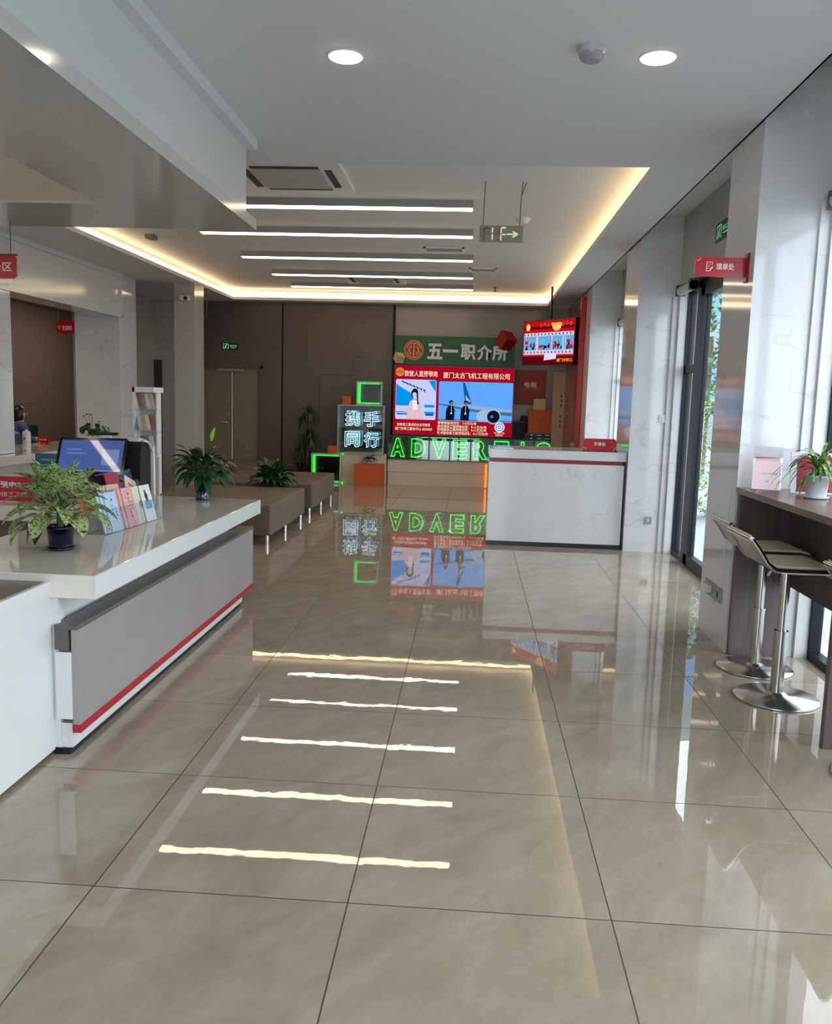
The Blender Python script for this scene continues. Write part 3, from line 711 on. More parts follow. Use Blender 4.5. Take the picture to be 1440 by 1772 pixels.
# --- red sign seen from behind on the rear counter
t = thing('red_desk_sign', 'red acrylic sign with mirrored OPC lettering standing on the rear counter', 'sign', (-3.05, 5.45, CT))
F = Flat((-3.32, 5.45, CT + .004), XR, ZU, .44, .165)
F.board('sign_board', RED, t, .006, .22)
text('lettering', 'OPC申报窗口', (-3.075, 5.447, CT + .115), -XR, ZU, .34, .042, WTXT, t, bold=.02, depth=0)
text('lettering', '职工三创中心', (-3.085, 5.447, CT + .05), -XR, ZU, .27, .034, WTXT, t, depth=0)

# --- self-service kiosk behind the counter
ky = 7.0
t = thing('self_service_kiosk', 'white self-service kiosk with a tilted blue touchscreen behind the counter', 'kiosk', (-3.2, ky + .15, 0))
b = new(); box(b, -3.40, -2.80, ky + .31, ky + .345, 0, 1.06); box(b, -3.38, -2.84, ky + .10, ky + .2, 1.10, 1.135, .004)
tube(b, [(-2.82, ky + .14, 1.12), (-2.80, ky + .2, 1.10), (-2.80, ky + .33, 1.0), (-2.80, ky + .33, .4)], .012, 8)
obj('kiosk_body', b, WHITEP, t)
b = new(); prism(b, [(ky + .06, 0), (ky + .3, 0), (ky + .3, 1.02), (ky + .2, 1.11), (ky + .10, 1.11), (ky + .06, .9)], 0, -3.37, -2.82); obj('kiosk_core', b, DARKM, t)
o = Vector((-3.52, ky - .06, .83)); up = Vector((.05, .28, .93)).normalized(); ri = Vector((1, 0, .012)).normalized()
F = Flat(o, ri, up, .60, .315)
F.board('monitor_bezel', mat('monitor_bezel_black', (14, 16, 22), .1), t, .025, .06)
M_ = mat('touchscreen_glass', (10, 12, 30), .03, emit=(82, 112, 190), es=.55, spec=.8)
b = new(); F.rect(b, .045, .07, .955, .93, .001); obj('touchscreen', b, M_, t)
b = new(); F.rect(b, .66, .25, .90, .68, .002); F.rect(b, .14, .55, .42, .58, .002); F.rect(b, .14, .66, .35, .69, .002); F.rect(b, .045, .07, .955, .11, .002); obj('screen_graphics', b, mat('touchscreen_light', (20, 30, 60), .03, emit=(132, 156, 214), es=.6, spec=.8), t)
b = new(); tube(b, [(-3.22, ky + .13, 1.165), (-3.04, ky + .13, 1.168)], .014, 10); obj('camera_bar', b, DARK, t)
b = new(); box(b, -3.17, -3.1, ky + .12, ky + .15, 1.13, 1.155); obj('camera_bracket', b, WHITEP, t)

# --- brochure rack and board behind it
ry = 9.0
t = thing('brochure_rack', 'tall narrow white brochure rack with three tiers beside the marble pillar', 'brochure rack', (-3.55, ry + .1, 0))
b = new(); box(b, -3.67, -3.645, ry, ry + .28, 0, 1.585); box(b, -3.46, -3.445, ry + .12, ry + .28, 0, 1.585); box(b, -3.645, -3.445, ry + .25, ry + .28, 0, 1.585); box(b, -3.67, -3.43, ry, ry + .28, 1.53, 1.585)
obj('rack_frame', b, WHITEP, t)
for k, z in enumerate((1.33, 1.10, .87)):
    b = new(); prism(b, [(ry - .02, z), (ry + .24, z - .02), (ry + .24, z), (ry - .02, z + .02)], 0, -3.64, -3.40); box(b, -3.64, -3.40, ry - .03, ry - .02, z, z + .05)
    obj('shelf', b, ACRY, t)
cols = [(222, 214, 196), (164, 96, 90), (120, 142, 168), (206, 206, 204), (196, 176, 146)]
places = ['top', 'middle', 'bottom']
for k, z in enumerate((1.33, 1.10, .87)):
    for j in range(5):
        x = -3.635 + j * .045
        o = Vector((x, ry - .01, z + .022)); up = Vector((-.35, .35, .95)).normalized()
        b = new(); slab(b, o, Vector((1, 0, .0)), .05, up, .19, Vector((0, -1, 0)), .004)
        c = cols[(j + k * 2) % 5]
        tag(obj('brochure', b, mat('brochure_%d' % ((j + k * 2) % 5), c, .4)), '%s brochure, %s in the %s tier of the narrow rack' % (['cream', 'red', 'blue', 'white', 'tan'][(j + k * 2) % 5], ['leftmost', 'second from left', 'central', 'second from right', 'rightmost'][j], places[k]), 'brochure', 'brochures in the tall rack')
t = thing('notice_board', 'white floor-standing notice board with printed lines behind the leaflet stand', 'notice board', (-3.16, 8.0, 0))
obj('board_panel', box(new(), -3.31, -3.01, 8.0, 8.03, .0, .915, .004), mat('board_white', (196, 190, 186), .4), t)
b = new(); F = Flat((-3.31, 7.999, 0), XR, ZU, .30, .915)
for y, x0, x1 in ((.90, .12, .42), (.90, .5, .85), (.85, .14, .48), (.85, .52, .86), (.80, .16, .78), (.72, .40, .62)): F.rect(b, x0, y, x1, y + (.012 if y > .75 else .05), .001)
obj('print', b, mat('board_print', (110, 104, 100), .5), t)
obj('board_foot', box(new(), -3.33, -2.99, 7.9, 8.15, 0, .02), GREYP, t)
t = thing('blue_poster_stand', 'blue printed poster stand in front of the service counter', 'poster stand', (-4.05, 8.0, 0))
obj('poster_panel', box(new(), -4.24, -3.86, 8.0, 8.02, .05, .912), mat('poster_blue', (52, 112, 150), .3), t)
b = new(); F = Flat((-4.24, 7.999, .05), XR, ZU, .38, .862)
for y, x1 in ((.92, .8), (.86, .7), (.80, .85), (.75, .75)): F.rect(b, .15, y, x1, y + .02, .001)
F.rect(b, .12, .60, .82, .68, .001); obj('print', b, mat('poster_print', (140, 176, 190), .4), t)
obj('stand_foot', box(new(), -4.2, -3.9, 7.9, 8.12, 0, .05), GREYP, t)

# --- hanging red signs at left
t = thing('hanging_red_sign', 'red hanging sign cut by the left edge of the picture under the bulkhead', 'sign', (-3.3, 5.66, 2.26))
F = Flat((-3.52, 5.66, 2.263), XR, ZU, .43, .155); F.board('sign_board', RED, t, .012, .14)
text('lettering', '自助服务区', (-3.30, 5.657, 2.34), XR, ZU, .36, .062, WTXT, t, bold=.01, depth=0)
b = new(); box(b, -3.53, -3.085, 5.655, 5.675, 2.412, 2.424); tube(b, [(-3.128, 5.665, 2.42), (-3.128, 5.665, 2.635)], .003, 6); tube(b, [(-3.48, 5.665, 2.42), (-3.48, 5.665, 2.635)], .003, 6); obj('hanging_wire', b, mat('bronze_wire', (96, 76, 64), .4, .6), t)
t = thing('hanging_red_sign', 'small red hanging sign in the opening of the service window', 'sign', (-5.25, 10.5, 2.2))
F = Flat((-5.34, 10.7, 2.24), Vector((1, -.25, 0)), ZU, .27, .155); F.board('sign_board', RED, t, .012, .1)
text('lettering', '窗口服务区', F.P(.62, .45, .002), F.r, ZU, .15, .06, WTXT, t, bold=.02, depth=0)
b = new(); F.disc(b, .17, .5, .07, .002, .05); obj('icon', b, WTXT, t)
b = new(); tube(b, [F.P(.1, 1, -.006)[:], F.P(.1, 1, -.006)[:2] + (2.6,)] if False else [tuple(F.P(.1, 1, -.006)), (F.P(.1, 1).x, F.P(.1, 1).y, 2.60)], .002, 6); tube(b, [tuple(F.P(.9, 1, -.006)), (F.P(.9, 1).x, F.P(.9, 1).y, 2.60)], .002, 6); obj('hanging_wire', b, GREYP, t)

# --- service counter in the opening, things on it, the clerk
t = thing('service_counter', 'long white stone service counter under the opening in the left wall', 'counter', (-5.3, 9.8, 0))
obj('countertop', box(new(), -5.95, -4.98, 7.3, 12.28, .70, .80, .004), mat('service_counter_stone', (205, 202, 194), .06, spec=.7), t)
obj('counter_front', box(new(), XL + .005, -5.12, 7.3, 12.28, 0, .70), mat('service_front', (196, 192, 182), .2), t)
b = new(); box(b, -5.83, -5.73, 10.74, 10.84, .80, .815); b2 = new(); lathe(b2, [(.05, 0), (.052, .02), (.052, .14), (.045, .17), (.018, .18), (.018, .20)], (-5.86, 10.85, .80), 20)
b.free()
t = thing('white_bottle', 'white dispenser bottle with a blue top on the service counter', 'bottle', (-5.86, 10.85, .80)); obj('bottle_body', b2, WHITEP, t)
b = new(); lathe(b, [(.02, .20), (.022, .235), (.01, .24)], (-5.86, 10.85, .80), 16); obj('bottle_cap', b, mat('cap_blue', (60, 90, 150), .3), t)
b = new(); F = Flat((-5.88, 10.796, .84), XR, ZU, .04, .08); F.disc(b, .5, .5, .35, .001); obj('label_mark', b, mat('label_brown', (110, 70, 60), .4), t)
t = thing('red_desk_sign', 'small red desk sign on the service counter beside the white bottle', 'sign', (-5.68, 10.9, .80))
F = Flat((-5.77, 10.95, .80), Vector((1, -.1, 0)), Vector((0, .15, 1)), .16, .10); F.board('sign_board', RED, t, .008, .1)
text('lettering', '产业工人服务', F.P(.5, .66, .001), F.r, F.u, .115, .022, WTXT, t, bold=.01, depth=0)
b = new(); F.rect(b, .08, .05, .3, .3, .001); F.rect(b, .35, .12, .8, .2, .001); obj('print', b, mat('sign_gold', (236, 150, 60), .4), t)
# anthurium
c = (-5.17, 11.3, .80)
t = thing('potted_anthurium', 'dark-leaved anthurium with red flowers on the far end of the service counter', 'potted plant', c)
pot(t, c, .07, .08, .13, WHITEP, False)
rnd = random.Random(5); b = new(); sb = new()
for k in range(22):
    a = k * 2.399; el = rnd.uniform(.5, 1.2); d = Vector((math.cos(a) * math.cos(el), math.sin(a) * math.cos(el), math.sin(el)))
    st = Vector(c) + Vector((0, 0, .12)) + d * rnd.uniform(.09, .2)
    tube(sb, [(c[0], c[1], c[2] + .1), st[:]], .003, 5); leaf(b, st, Vector((d.x, d.y, -.1)), .13, .07, 1.8, 6, .2)
obj('leaves', b, LEAFD, t)
for dx, dz in ((-.10, .40), (-.05, .43), (.0, .42), (.11, .33)):
    tube(sb, [(c[0], c[1], c[2] + .1), (c[0] + dx, c[1], c[2] + dz - .03)], .003, 5); b = new(); leaf(b, (c[0] + dx - .03, c[1], c[2] + dz - .03), (.8, -.3, .5), .07, .06, .4, 5, .2); obj('red_flower', b, mat('anthurium_red', (190, 44, 40), .3), t)
obj('stems', sb, STEMG, t)
# office chair
t = thing('office_chair', 'black office chair behind the service counter', 'chair', (-6.4, 12.2, 0))
obj('backrest', box(new(), -6.58, -6.52, 12.0, 12.43, .56, 1.0, .03), DARKM, t)
obj('seat', box(new(), -6.54, -6.12, 12.0, 12.43, .42, .50, .03), DARKM, t)
b = new(); tube(b, [(-6.34, 12.21, .06), (-6.34, 12.21, .42)], .03, 10)
for k in range(5):
    a = k * 2 * PI / 5; tube(b, [(-6.34, 12.21, .08), (-6.34 + .2 * math.cos(a), 12.21 + .2 * math.sin(a), .03)], [.025, .02], 8)
obj('base', b, DARK, t)

def skin_body(name, verts, edges, radii, m_, parent, sub=2):
    me = bpy.data.meshes.new(name); me.from_pydata(verts, edges, []); o = bpy.data.objects.new(name, me); COL.objects.link(o)
    sk = o.modifiers.new('skin', 'SKIN'); sk.use_smooth_shade = True
    for i, r in enumerate(radii):
        v = me.skin_vertices[0].data[i]; v.radius = (r, r) if not isinstance(r, tuple) else r; v.use_root = (i == 0)
    ss = o.modifiers.new('sub', 'SUBSURF'); ss.levels = sub; ss.render_levels = sub
    bpy.context.view_layer.update()
    nm = bpy.data.meshes.new_from_object(o.evaluated_get(bpy.context.evaluated_depsgraph_get()))
    bpy.data.objects.remove(o); nm.materials.clear()
    return obj(name, nm, m_, parent)
SKIN = mat('skin', (206, 156, 128), .5)
px, py = -6.42, 11.60    # seated clerk facing the hall
t = thing('person', 'person in a blue shirt seated behind the service counter, half hidden by the pillar', 'person', (px, py, 0))
V = [(px, py, .55), (px, py, .72), (px + .02, py, .92), (px + .03, py, 1.02), (px + .05, py, 1.08), (px + .07, py, 1.15), (px + .08, py, 1.22),
     (px + .03, py + .16, .98), (px + .08, py + .22, .82), (px + .22, py + .18, .83),
     (px + .03, py - .16, .98), (px + .08, py - .22, .82), (px + .22, py - .18, .83),
     (px + .1, py + .09, .52), (px + .3, py + .10, .52), (px + .32, py + .10, .1), (px + .1, py - .09, .52), (px + .3, py - .10, .52), (px + .32, py - .10, .1), (px + .4, py + .1, .05), (px + .4, py - .1, .05)]
Ed = [(0, 1), (1, 2), (2, 3), (3, 4), (4, 5), (5, 6), (3, 7), (7, 8), (8, 9), (3, 10), (10, 11), (11, 12), (0, 13), (13, 14), (14, 15), (0, 16), (16, 17), (17, 18), (15, 19), (18, 20)]
Rr = [(.13, .15), (.12, .14), (.12, .15), (.07, .09), .048, .078, .07, .055, .042, .03, .055, .042, .03, .08, .06, .04, .08, .06, .04, .03, .03]
body = skin_body('body', V, Ed, Rr, SKIN, t)
V2 = [(px, py, .56), (px, py, .72), (px + .02, py, .92), (px + .03, py, 1.02), (px + .03, py + .16, .985), (px + .08, py + .22, .82), (px + .17, py + .19, .83), (px + .03, py - .16, .985), (px + .08, py - .22, .82), (px + .17, py - .19, .83)]
skin_body('shirt', V2, [(0, 1), (1, 2), (2, 3), (3, 4), (4, 5), (5, 6), (3, 7), (7, 8), (8, 9)], [(.145, .165), (.135, .155), (.135, .165), (.085, .1), .065, .052, .042, .065, .052, .042], mat('blue_shirt', (60, 84, 130), .7), t)
skin_body('trousers', [(px, py, .55), (px + .1, py + .09, .52), (px + .3, py + .10, .52), (px + .32, py + .10, .12), (px + .1, py - .09, .52), (px + .3, py - .10, .52), (px + .32, py - .10, .12)], [(0, 1), (1, 2), (2, 3), (0, 4), (4, 5), (5, 6)], [(.14, .16), .092, .072, .055, .092, .072, .055], mat('dark_trousers', (30, 32, 40), .7), t)
b = new(); bmesh.ops.create_uvsphere(b, u_segments=20, v_segments=14, radius=1)
for v in b.verts:
    x, y, z = v.co; v.co = Vector((px + .05 + x * .095 - (.02 if z < 0 else 0), py + y * .095, 1.20 + z * (.10 if z > 0 else .17)))
bmesh.ops.delete(b, geom=[v for v in b.verts if v.co.x > px + .10 and v.co.z < 1.24], context='VERTS')
for f in b.faces: f.smooth = True
obj('hair', b, mat('black_hair', (18, 16, 18), .4), t)
b = new(); tube(b, [(px + .155, py, 1.20), (px + .175, py, 1.165), (px + .155, py, 1.155)], [.006, .012, .008], 8); obj('nose', b, SKIN, t)
b = new()
for s in (-1, 1): lathe(b, [(.009, -.004), (.009, .004)], (px + .148, py + s * .03, 1.19), 10)
obj('eyes', b, DARK, t)
b = new(); box(b, px + .145, px + .156, py - .022, py + .022, 1.115, 1.125, .002); obj('mouth', b, mat('lips', (160, 80, 78), .5), t)
t.rotation_euler = (0, 0, 1.0)

# --- column fittings at the back left
t = thing('security_camera', 'white security camera on the marble column near the brown wall', 'camera', (-4.44, 13.0, 2.93))
obj('camera_body', box(new(), -4.52, -4.38, 12.93, 13.05, 2.93, 3.0, .012), WHITEP, t)
b = new(); lathe(b, [(.03, 0), (.03, .012)], (0, 0, 0), 16)
for v in b.verts: v.co = Vector((-4.42 + v.co.x, 12.93 - v.co.z, 2.962 + v.co.y))
obj('camera_lens', b, DARK, t)
t = thing('wall_bracket', 'small dark bracket device at the left edge of the brown wall', 'fixture', (-4.98, 15.5, 2.85))
obj('bracket', box(new(), -5.09, -4.99, 15.52, 15.6, 2.85, 3.0, .01), mat('bracket_brown', (70, 62, 58), .4), t)
b = new(); tube(b, [(-4.99, 15.55, 2.92), (-4.93, 15.5, 2.9), (-4.91, 15.5, 2.95), (-4.9, 15.5, ZC)], .008, 8); obj('conduit', b, GREYP, t)
tag(bx('wall_panel', -5.95, -5.80, YB - .03, YB, 1.62, 2.13, mat('dark_wall_panel', (58, 52, 50), .4)), 'dark narrow panel on the grey marble wall behind the rack', 'wall panel')
def exit_sign(nm, o, right, W, H, lab, glow):
    t = thing(nm, lab, 'exit sign', tuple(o))
    F = Flat(o, right, ZU, W, H); F.board('sign_panel', mat('exit_green', (34, 66, 50), .25), t, .02)
    m_ = emitter('exit_glow_%s' % nm, (140, 235, 170), glow)
    b = new()
    F.rect(b, .10, .15, .13, .86); F.rect(b, .10, .82, .42, .88); F.rect(b, .39, .15, .42, .86)
    F.disc(b, .29, .70, .03); F.poly(b, [(.22, .62), (.30, .62), (.27, .38), (.20, .42)]); F.poly(b, [(.20, .42), (.25, .40), (.22, .18), (.17, .18)]); F.poly(b, [(.25, .42), (.28, .38), (.36, .24), (.32, .22)])
    obj('running_figure', b, m_, t)
    text('lettering', '出口', F.P(.70, .60, .003), F.r, ZU, W * .4, H * .28, m_, t, bold=.01, depth=0)
    b = new(); F.rect(b, .54, .30, .86, .36); obj('caption_line', b, m_, t)
exit_sign('exit_sign', Vector((-4.66, YB - .052, 2.34)), XR, .31, .13, 'small green exit sign above the olive double door', .7)
exit_sign('exit_sign', Vector((2.055, 7.80, 2.955)), -YU, .41, .16, 'green running-man exit sign above the glass side door', .55)

# ================================================================== SEATING AND PLANTS
def bench(y0, y1, lab, x0=-3.45, x1=-2.03):
    t = thing('bench', lab, 'bench', ((x0 + x1) / 2, (y0 + y1) / 2, 0), 'taupe leather waiting benches')
    n_ = 3; d = (y1 - y0) / n_
    for k in range(n_):
        obj('seat_cushion', box(new(), x0, x1, y0 + k * d + .004, y0 + (k + 1) * d - .004, .10, .415, .022), LEATHER, t)
    for x in (x0 + .12, x1 - .05):
        for y in (y0 + .05, (y0 + y1) / 2, y1 - .05):
            b = new(); tube(b, [(x, y, 0), (x, y, .105)], .022, 12); obj('leg', b, POLCH, t)
bench(8.5, 10.3, 'taupe leather bench with chrome legs, the nearer of the right-hand row')
bench(10.78, 12.55, 'taupe leather bench with chrome legs, the farther of the right-hand row')
bench(13.0, 14.6, 'taupe leather bench by the brown wall behind the big plant', -4.25, -3.3)
# plant between the benches
c = (-2.5, 10.54, 0)
t = thing('potted_plant', 'dark bushy plant in a black pot standing between two benches', 'potted plant', c)
pot(t, c, .13, .17, .40, DARK, False)
rnd = random.Random(21); b = new(); sb = new(); top = Vector((c[0], c[1], .40))
for k in range(70):
    a = k * 2.399; tier = k / 70; el = 1.35 - 1.35 * tier + rnd.uniform(-.2, .2)
    d = Vector((math.cos(a) * math.cos(el), math.sin(a) * math.cos(el), math.sin(el)))
    st = top + Vector((0, 0, .04)) + d * (.04 + .14 * rnd.random())
    tube(sb, [tuple(top), tuple(st)], .004, 5); leaf(b, st, d, .17 + .08 * rnd.random(), .075, .9, 6, .3, 'oval', rnd.uniform(-.8, .8))
obj('leaves', b, LEAFD, t); obj('stems', sb, STEMG, t)
# tall dracaena
c = (-2.96, 15.15, 0)
t = thing('potted_dracaena', 'tall dark dracaena with long thin leaves against the brown wall', 'potted plant', c)
pot(t, c, .14, .18, .34, DARK, False)
rnd = random.Random(8); b = new(); sb = new()
for hh, dx, dy in ((1.28, 0, 0), (.95, .04, .03), (.68, -.05, -.02)):
    tube(sb, [(c[0] + dx, c[1] + dy, .3), (c[0] + dx, c[1] + dy, hh)], .018, 8)
    for k in range(70):
        a = rnd.uniform(0, 2 * PI); el = rnd.uniform(-.1, 1.45); d = Vector((math.cos(a) * math.cos(el), math.sin(a) * math.cos(el), math.sin(el)))
        leaf(b, (c[0] + dx, c[1] + dy, hh - rnd.uniform(0, .22)), d, rnd.uniform(.26, .36), .026, 2.2, 7, .3, 'strap')
obj('leaves', b, LEAFD, t); obj('trunk', sb, mat('bark', (78, 64, 50), .8), t)

# ================================================================== STAGE WITH SCREENS
YS = 15.2
t = thing('stage_plinth', 'long cream plinth under the green neon letters', 'plinth', (.1, 15.4, 0))
obj('upper_tier', box(new(), -1.5, 1.62, YS, YB - .01, .235, .458, .004), PLINTH, t)
obj('lower_tier', box(new(), -1.49, 1.62, YS + .012, YB - .01, 0, .233), PLINTH, t)
t = thing('corner_plinth', 'cream plinth below the white neon character box', 'plinth', (-1.9, 15.35, 0))
obj('plinth_body', box(new(), -2.40, -1.52, 15.16, YB - .06, 0, .545, .004), PLINTH, t)

MIRB = mat('dark_mirror', (120, 150, 150), .0, 1.0)
HALF = glassmat('half_mirror', (215, 220, 220), .22); HALFL = glassmat('smoked_front', (225, 235, 228), .10)
def mirror_box(t, x0, x1, y0, y1, z0, z1, edge=.012, em=None, back=None, front=None):
    """shallow light box: rim, mirrored back and a half mirror in front"""
    b = new()
    box(b, x0, x1, y0, y1, z0, z0 + edge); box(b, x0, x1, y0, y1, z1 - edge, z1); box(b, x0, x0 + edge, y0, y1, z0 + edge, z1 - edge); box(b, x1 - edge, x1, y0, y1, z0 + edge, z1 - edge)
    obj('box_rim', b, em or mat('box_rim_grey', (140, 146, 144), .4), t)
    obj('mirror_back', box(new(), x0 + edge, x1 - edge, y1 - .012, y1 - .008, z0 + edge, z1 - edge), back or MIRB, t)
    obj('half_mirror_front', box(new(), x0 + edge, x1 - edge, y0 + .004, y0 + .005, z0 + edge, z1 - edge), front or HALF, t)
# ADVERTISE
RIMD = mat('box_rim_dark', (22, 50, 46), .3); MIRG = mat('green_dark_mirror', (22, 56, 34), .0, 1.0); MIRL = mat('deep_green_mirror', (58, 100, 84), .0, 1.0)
for k, ch in enumerate('ADVERTISE'):
    x0 = -1.50 + k * .372; x1 = x0 + .368; z0, z1 = .462, .885
    if x1 > 1.9: break
    t = thing('neon_letter_box', 'mirrored light box with green neon letter %s%s' % (ch, {3: ', fourth box from the left', 8: ', last box on the right'}.get(k, '')), 'light box', ((x0 + x1) / 2, YS + .1, z0), 'neon letter boxes on the plinth')
    mirror_box(t, x0, x1, YS - .02, YS + .2, z0, z1, .010, RIMD, MIRL, HALFL)
    wl = .06 if ch == 'I' else .26
    obj('neon_letter', text_mesh(ch, ((x0 + x1) / 2 - .01, YS + .02, (z0 + z1) / 2), XR, ZU, wl, .34, outline=.019, bold=.045), GREENN, t)
# 携手同行 box
t = thing('neon_character_box', 'large mirrored light box with four white neon Chinese characters', 'light box', (-1.98, 15.25, .548))
mirror_box(t, -2.405, -1.575, 15.10, 15.34, .548, 1.41, .016, mat('box_rim_pale', (176, 176, 174), .4), mat('dark_mirror_blue', (120, 160, 172), .0, 1.0))
for s, x, z in (('携', -2.14, 1.17), ('手', -1.80, 1.17), ('同', -2.14, .80), ('行', -1.80, .80)):
    obj('neon_character', text_mesh(s, (x, 15.13, z), XR, ZU, .27, .28, outline=.017, bold=.02), WHITEN, t)
def neon_cube(nm, x0, x1, y0, y1, z0, z1, lab, r=.014):
    t = thing(nm, lab, 'light box', ((x0 + x1) / 2, (y0 + y1) / 2, z0), 'green glowing mirror boxes')
    mirror_box(t, x0, x1, y0, y1, z0, z1, .016, mat('box_rim_greenish', (176, 206, 180), .4), MIRG)
    b = new(); i = .035; y = y0 + .03
    for p in ([(x0 + i, y, z0 + i), (x1 - i, y, z0 + i)], [(x0 + i, y, z0 + i), (x0 + i, y, z1 - i)], [(x0 + i, y, z1 - i), (x1 - i, y, z1 - i)]): tube(b, p, r * .9, 6)
    tube(b, [(x0 + .055, y + .03, z0 + i), (x0 + .055, y + .03, z1 - i)], r, 8)
    obj('neon_tube', b, GREENN, t)
neon_cube('neon_cube', -2.08, -1.63, 15.14, 15.4, 1.412, 1.83, 'green glowing mirror cube on top of the white neon character box')
neon_cube('neon_cube', -2.85, -2.32, 14.98, 15.12, 0.002, .535, 'green glowing mirror cube on the floor left of the orange box')
b = new(); 
for a in ((-2.325, 15.3, 0.01), (-2.325, 15.3, .53)): tube(b, [(-2.31, 15.12, a[2]), (-2.31, 15.5, a[2])], .007, 6)
tube(b, [(-2.31, 15.5, .01), (-2.31, 15.5, .53)], .007, 6)
tag(obj('neon_tube', b, GREENN), 'thin green neon outline along the side of the floor mirror cube', 'neon tube')
def cube(name, x0, x1, y0, y1, z0, z1, m_, lab, rot=None, grp=None):
    b = new(); box(b, x0, x1, y0, y1, z0, z1, .003)
    if rot:
        c = Vector(((x0 + x1) / 2, (y0 + y1) / 2, (z0 + z1) / 2)); R_ = Matrix.Rotation(rot[0], 3, 'X') @ Matrix.Rotation(rot[1], 3, 'Y') @ Matrix.Rotation(rot[2], 3, 'Z')
        for v in b.verts: v.co = c + R_ @ (v.co - c)
    return tag(obj(name, b, m_), lab, 'decorative box', grp)
cube('orange_box', -2.05, -1.545, 14.86, 15.14, 0, .375, ORANGE, 'orange rectangular box on the floor carrying a small white-potted plant')
cube('orange_box', -2.33, -2.18, 15.14, 15.29, 1.412, 1.56, ORANGE, 'small orange cube left of the green cube on the white neon box')
cube('orange_box', -2.55, -2.41, 14.985, 15.12, .537, .68, ORANGE, 'small orange cube on top of the floor-standing green mirror cube')
cube('orange_box', .985, 1.41, 15.15, 15.5, 1.0, 1.41, ORANGE, 'big orange cube on the black equipment right of the video wall')
cube('cream_box', 1.07, 1.27, 15.18, 15.38, 1.412, 1.61, CREAM, 'small cream cube stacked on the big orange cube')
c = (-1.80, 15.0, .376)
t = thing('potted_plant', 'tiny green plant in a white pot on the orange box', 'potted plant', c)
pot(t, c, .05, .06, .09, WHITEP, False)
rnd = random.Random(2); b = new()
for k in range(26):
    a = k * 2.4; el = rnd.uniform(.0, 1.2); leaf(b, (c[0], c[1], c[2] + .08), (math.cos(a) * math.cos(el), math.sin(a) * math.cos(el), math.sin(el)), rnd.uniform(.12, .19), .04, 1.3, 6, .3)
obj('leaves', b, LEAFD, t)
b = new(); tube(b, [(.27, 15.08, .02), (.27, 15.08, .43)], .016, 8); tag(obj('neon_tube', b, ORANGEN), 'upright orange neon tube at the corner of the plinth by the desk', 'neon tube')

# --- green sign with emblem
t = thing('green_banner_sign', 'wide dark green sign board with round red emblem and silver characters', 'sign', (-.37, 15.5, 2.16))
F = Flat((-1.44, 15.46, 2.16), XR, ZU, 2.15, .51); F.board('sign_board', mat('dark_green_board', (30, 84, 52), .45), t, .05)
eg = mat('emblem_gold', (196, 130, 60), .3, .3); er = mat('emblem_red', (140, 30, 24), .35)
def emblem(F, cx, cy, r, t, mg, mr, d=.004):
    b = new(); F.disc(b, cx, cy, r, d); obj('emblem_disc', b, mr, t)
    b = new(); F.disc(b, cx, cy, r, d + .002, r * .91); F.disc(b, cx, cy, r * .80, d + .002, r * .68, 15, 165); F.disc(b, cx, cy, r * .80, d + .002, r * .68, 195, 345); F.disc(b, cx, cy, r * .54, d + .002, r * .40, -60, 60); F.disc(b, cx, cy, r * .54, d + .002, r * .40, 120, 240)
    F.rect(b, cx - r * .07, cy - r * .75 * F.W / F.H, cx + r * .07, cy + r * .62 * F.W / F.H, d + .003)
    obj('emblem_mark', b, mg, t)
emblem(F, .158, .50, .082, t, eg, er)
for i, (ch, cx) in enumerate((('五', .335), ('一', .465), ('职', .612), ('介', .748), ('所', .875))):
    text('character', ch, F.P(cx, .475 if ch != '一' else .50, .003), XR, ZU, .27, .275 if ch != '一' else .05, SILV, t, bold=.035, depth=.02)
cube('red_cube', .42, .66, 15.28, 15.52, 2.50, 2.74, mat('red_cube_paint', (150, 24, 30), .4), 'red cube fixed corner-on over the right end of the green sign', (.6, .5, .5))
cube('cream_box', -1.43, -1.28, 15.33, 15.47, 2.20, 2.34, CREAM, 'small cream cube fixed at the lower left of the green sign', (.5, .4, .5))

# --- LED video wall
t = thing('led_video_wall', 'large bright video wall with red layout, presenter picture and aircraft picture', 'screen', (-.36, 15.45, .90))
W, H = 2.16, 1.235
F = Flat((-1.44, 15.40, .905), XR, ZU, W, H)
F.board('screen_casing', DARK, t, .12)
S = lambda k, c, s=1.0: scr(k, c, s)
R1 = S('crimson', (205, 14, 48), .62); B1 = S('sky_blue', (96, 168, 255), 1.0); B2 = S('pale_cloud', (200, 206, 250), 1.0); B3 = S('azure', (0, 150, 240), 1.0)
TX = S('cream_text', (255, 238, 205), 1.0); WHs = S('white', (236, 232, 248), 1.0); DK = S('navy_black', (12, 22, 44), .9); GR = S('steel_blue', (70, 120, 165), .9); SK = S('picture_skin', (240, 196, 190), .95); PKs = S('picture_pink', (232, 196, 206), .95); TL = S('teal', (18, 98, 150), .9)
b = new(); F.rect(b, 0.004, 0.006, .996, .994, .001); obj('screen_background', b, R1, t)
emblem(F, .050, .905, .035, t, S('gold', (255, 186, 60), 1.0), R1)
text('headline', '数智人直播带岗', F.P(.225, .885, .003), XR, ZU, .272 * W, .085 * H, TX, t, bold=.006, depth=0)
text('headline', '厦门太古飞机工程有限公司', F.P(.685, .875, .003), XR, ZU, .55 * W, .085 * H, TX, t, bold=.006, depth=0)
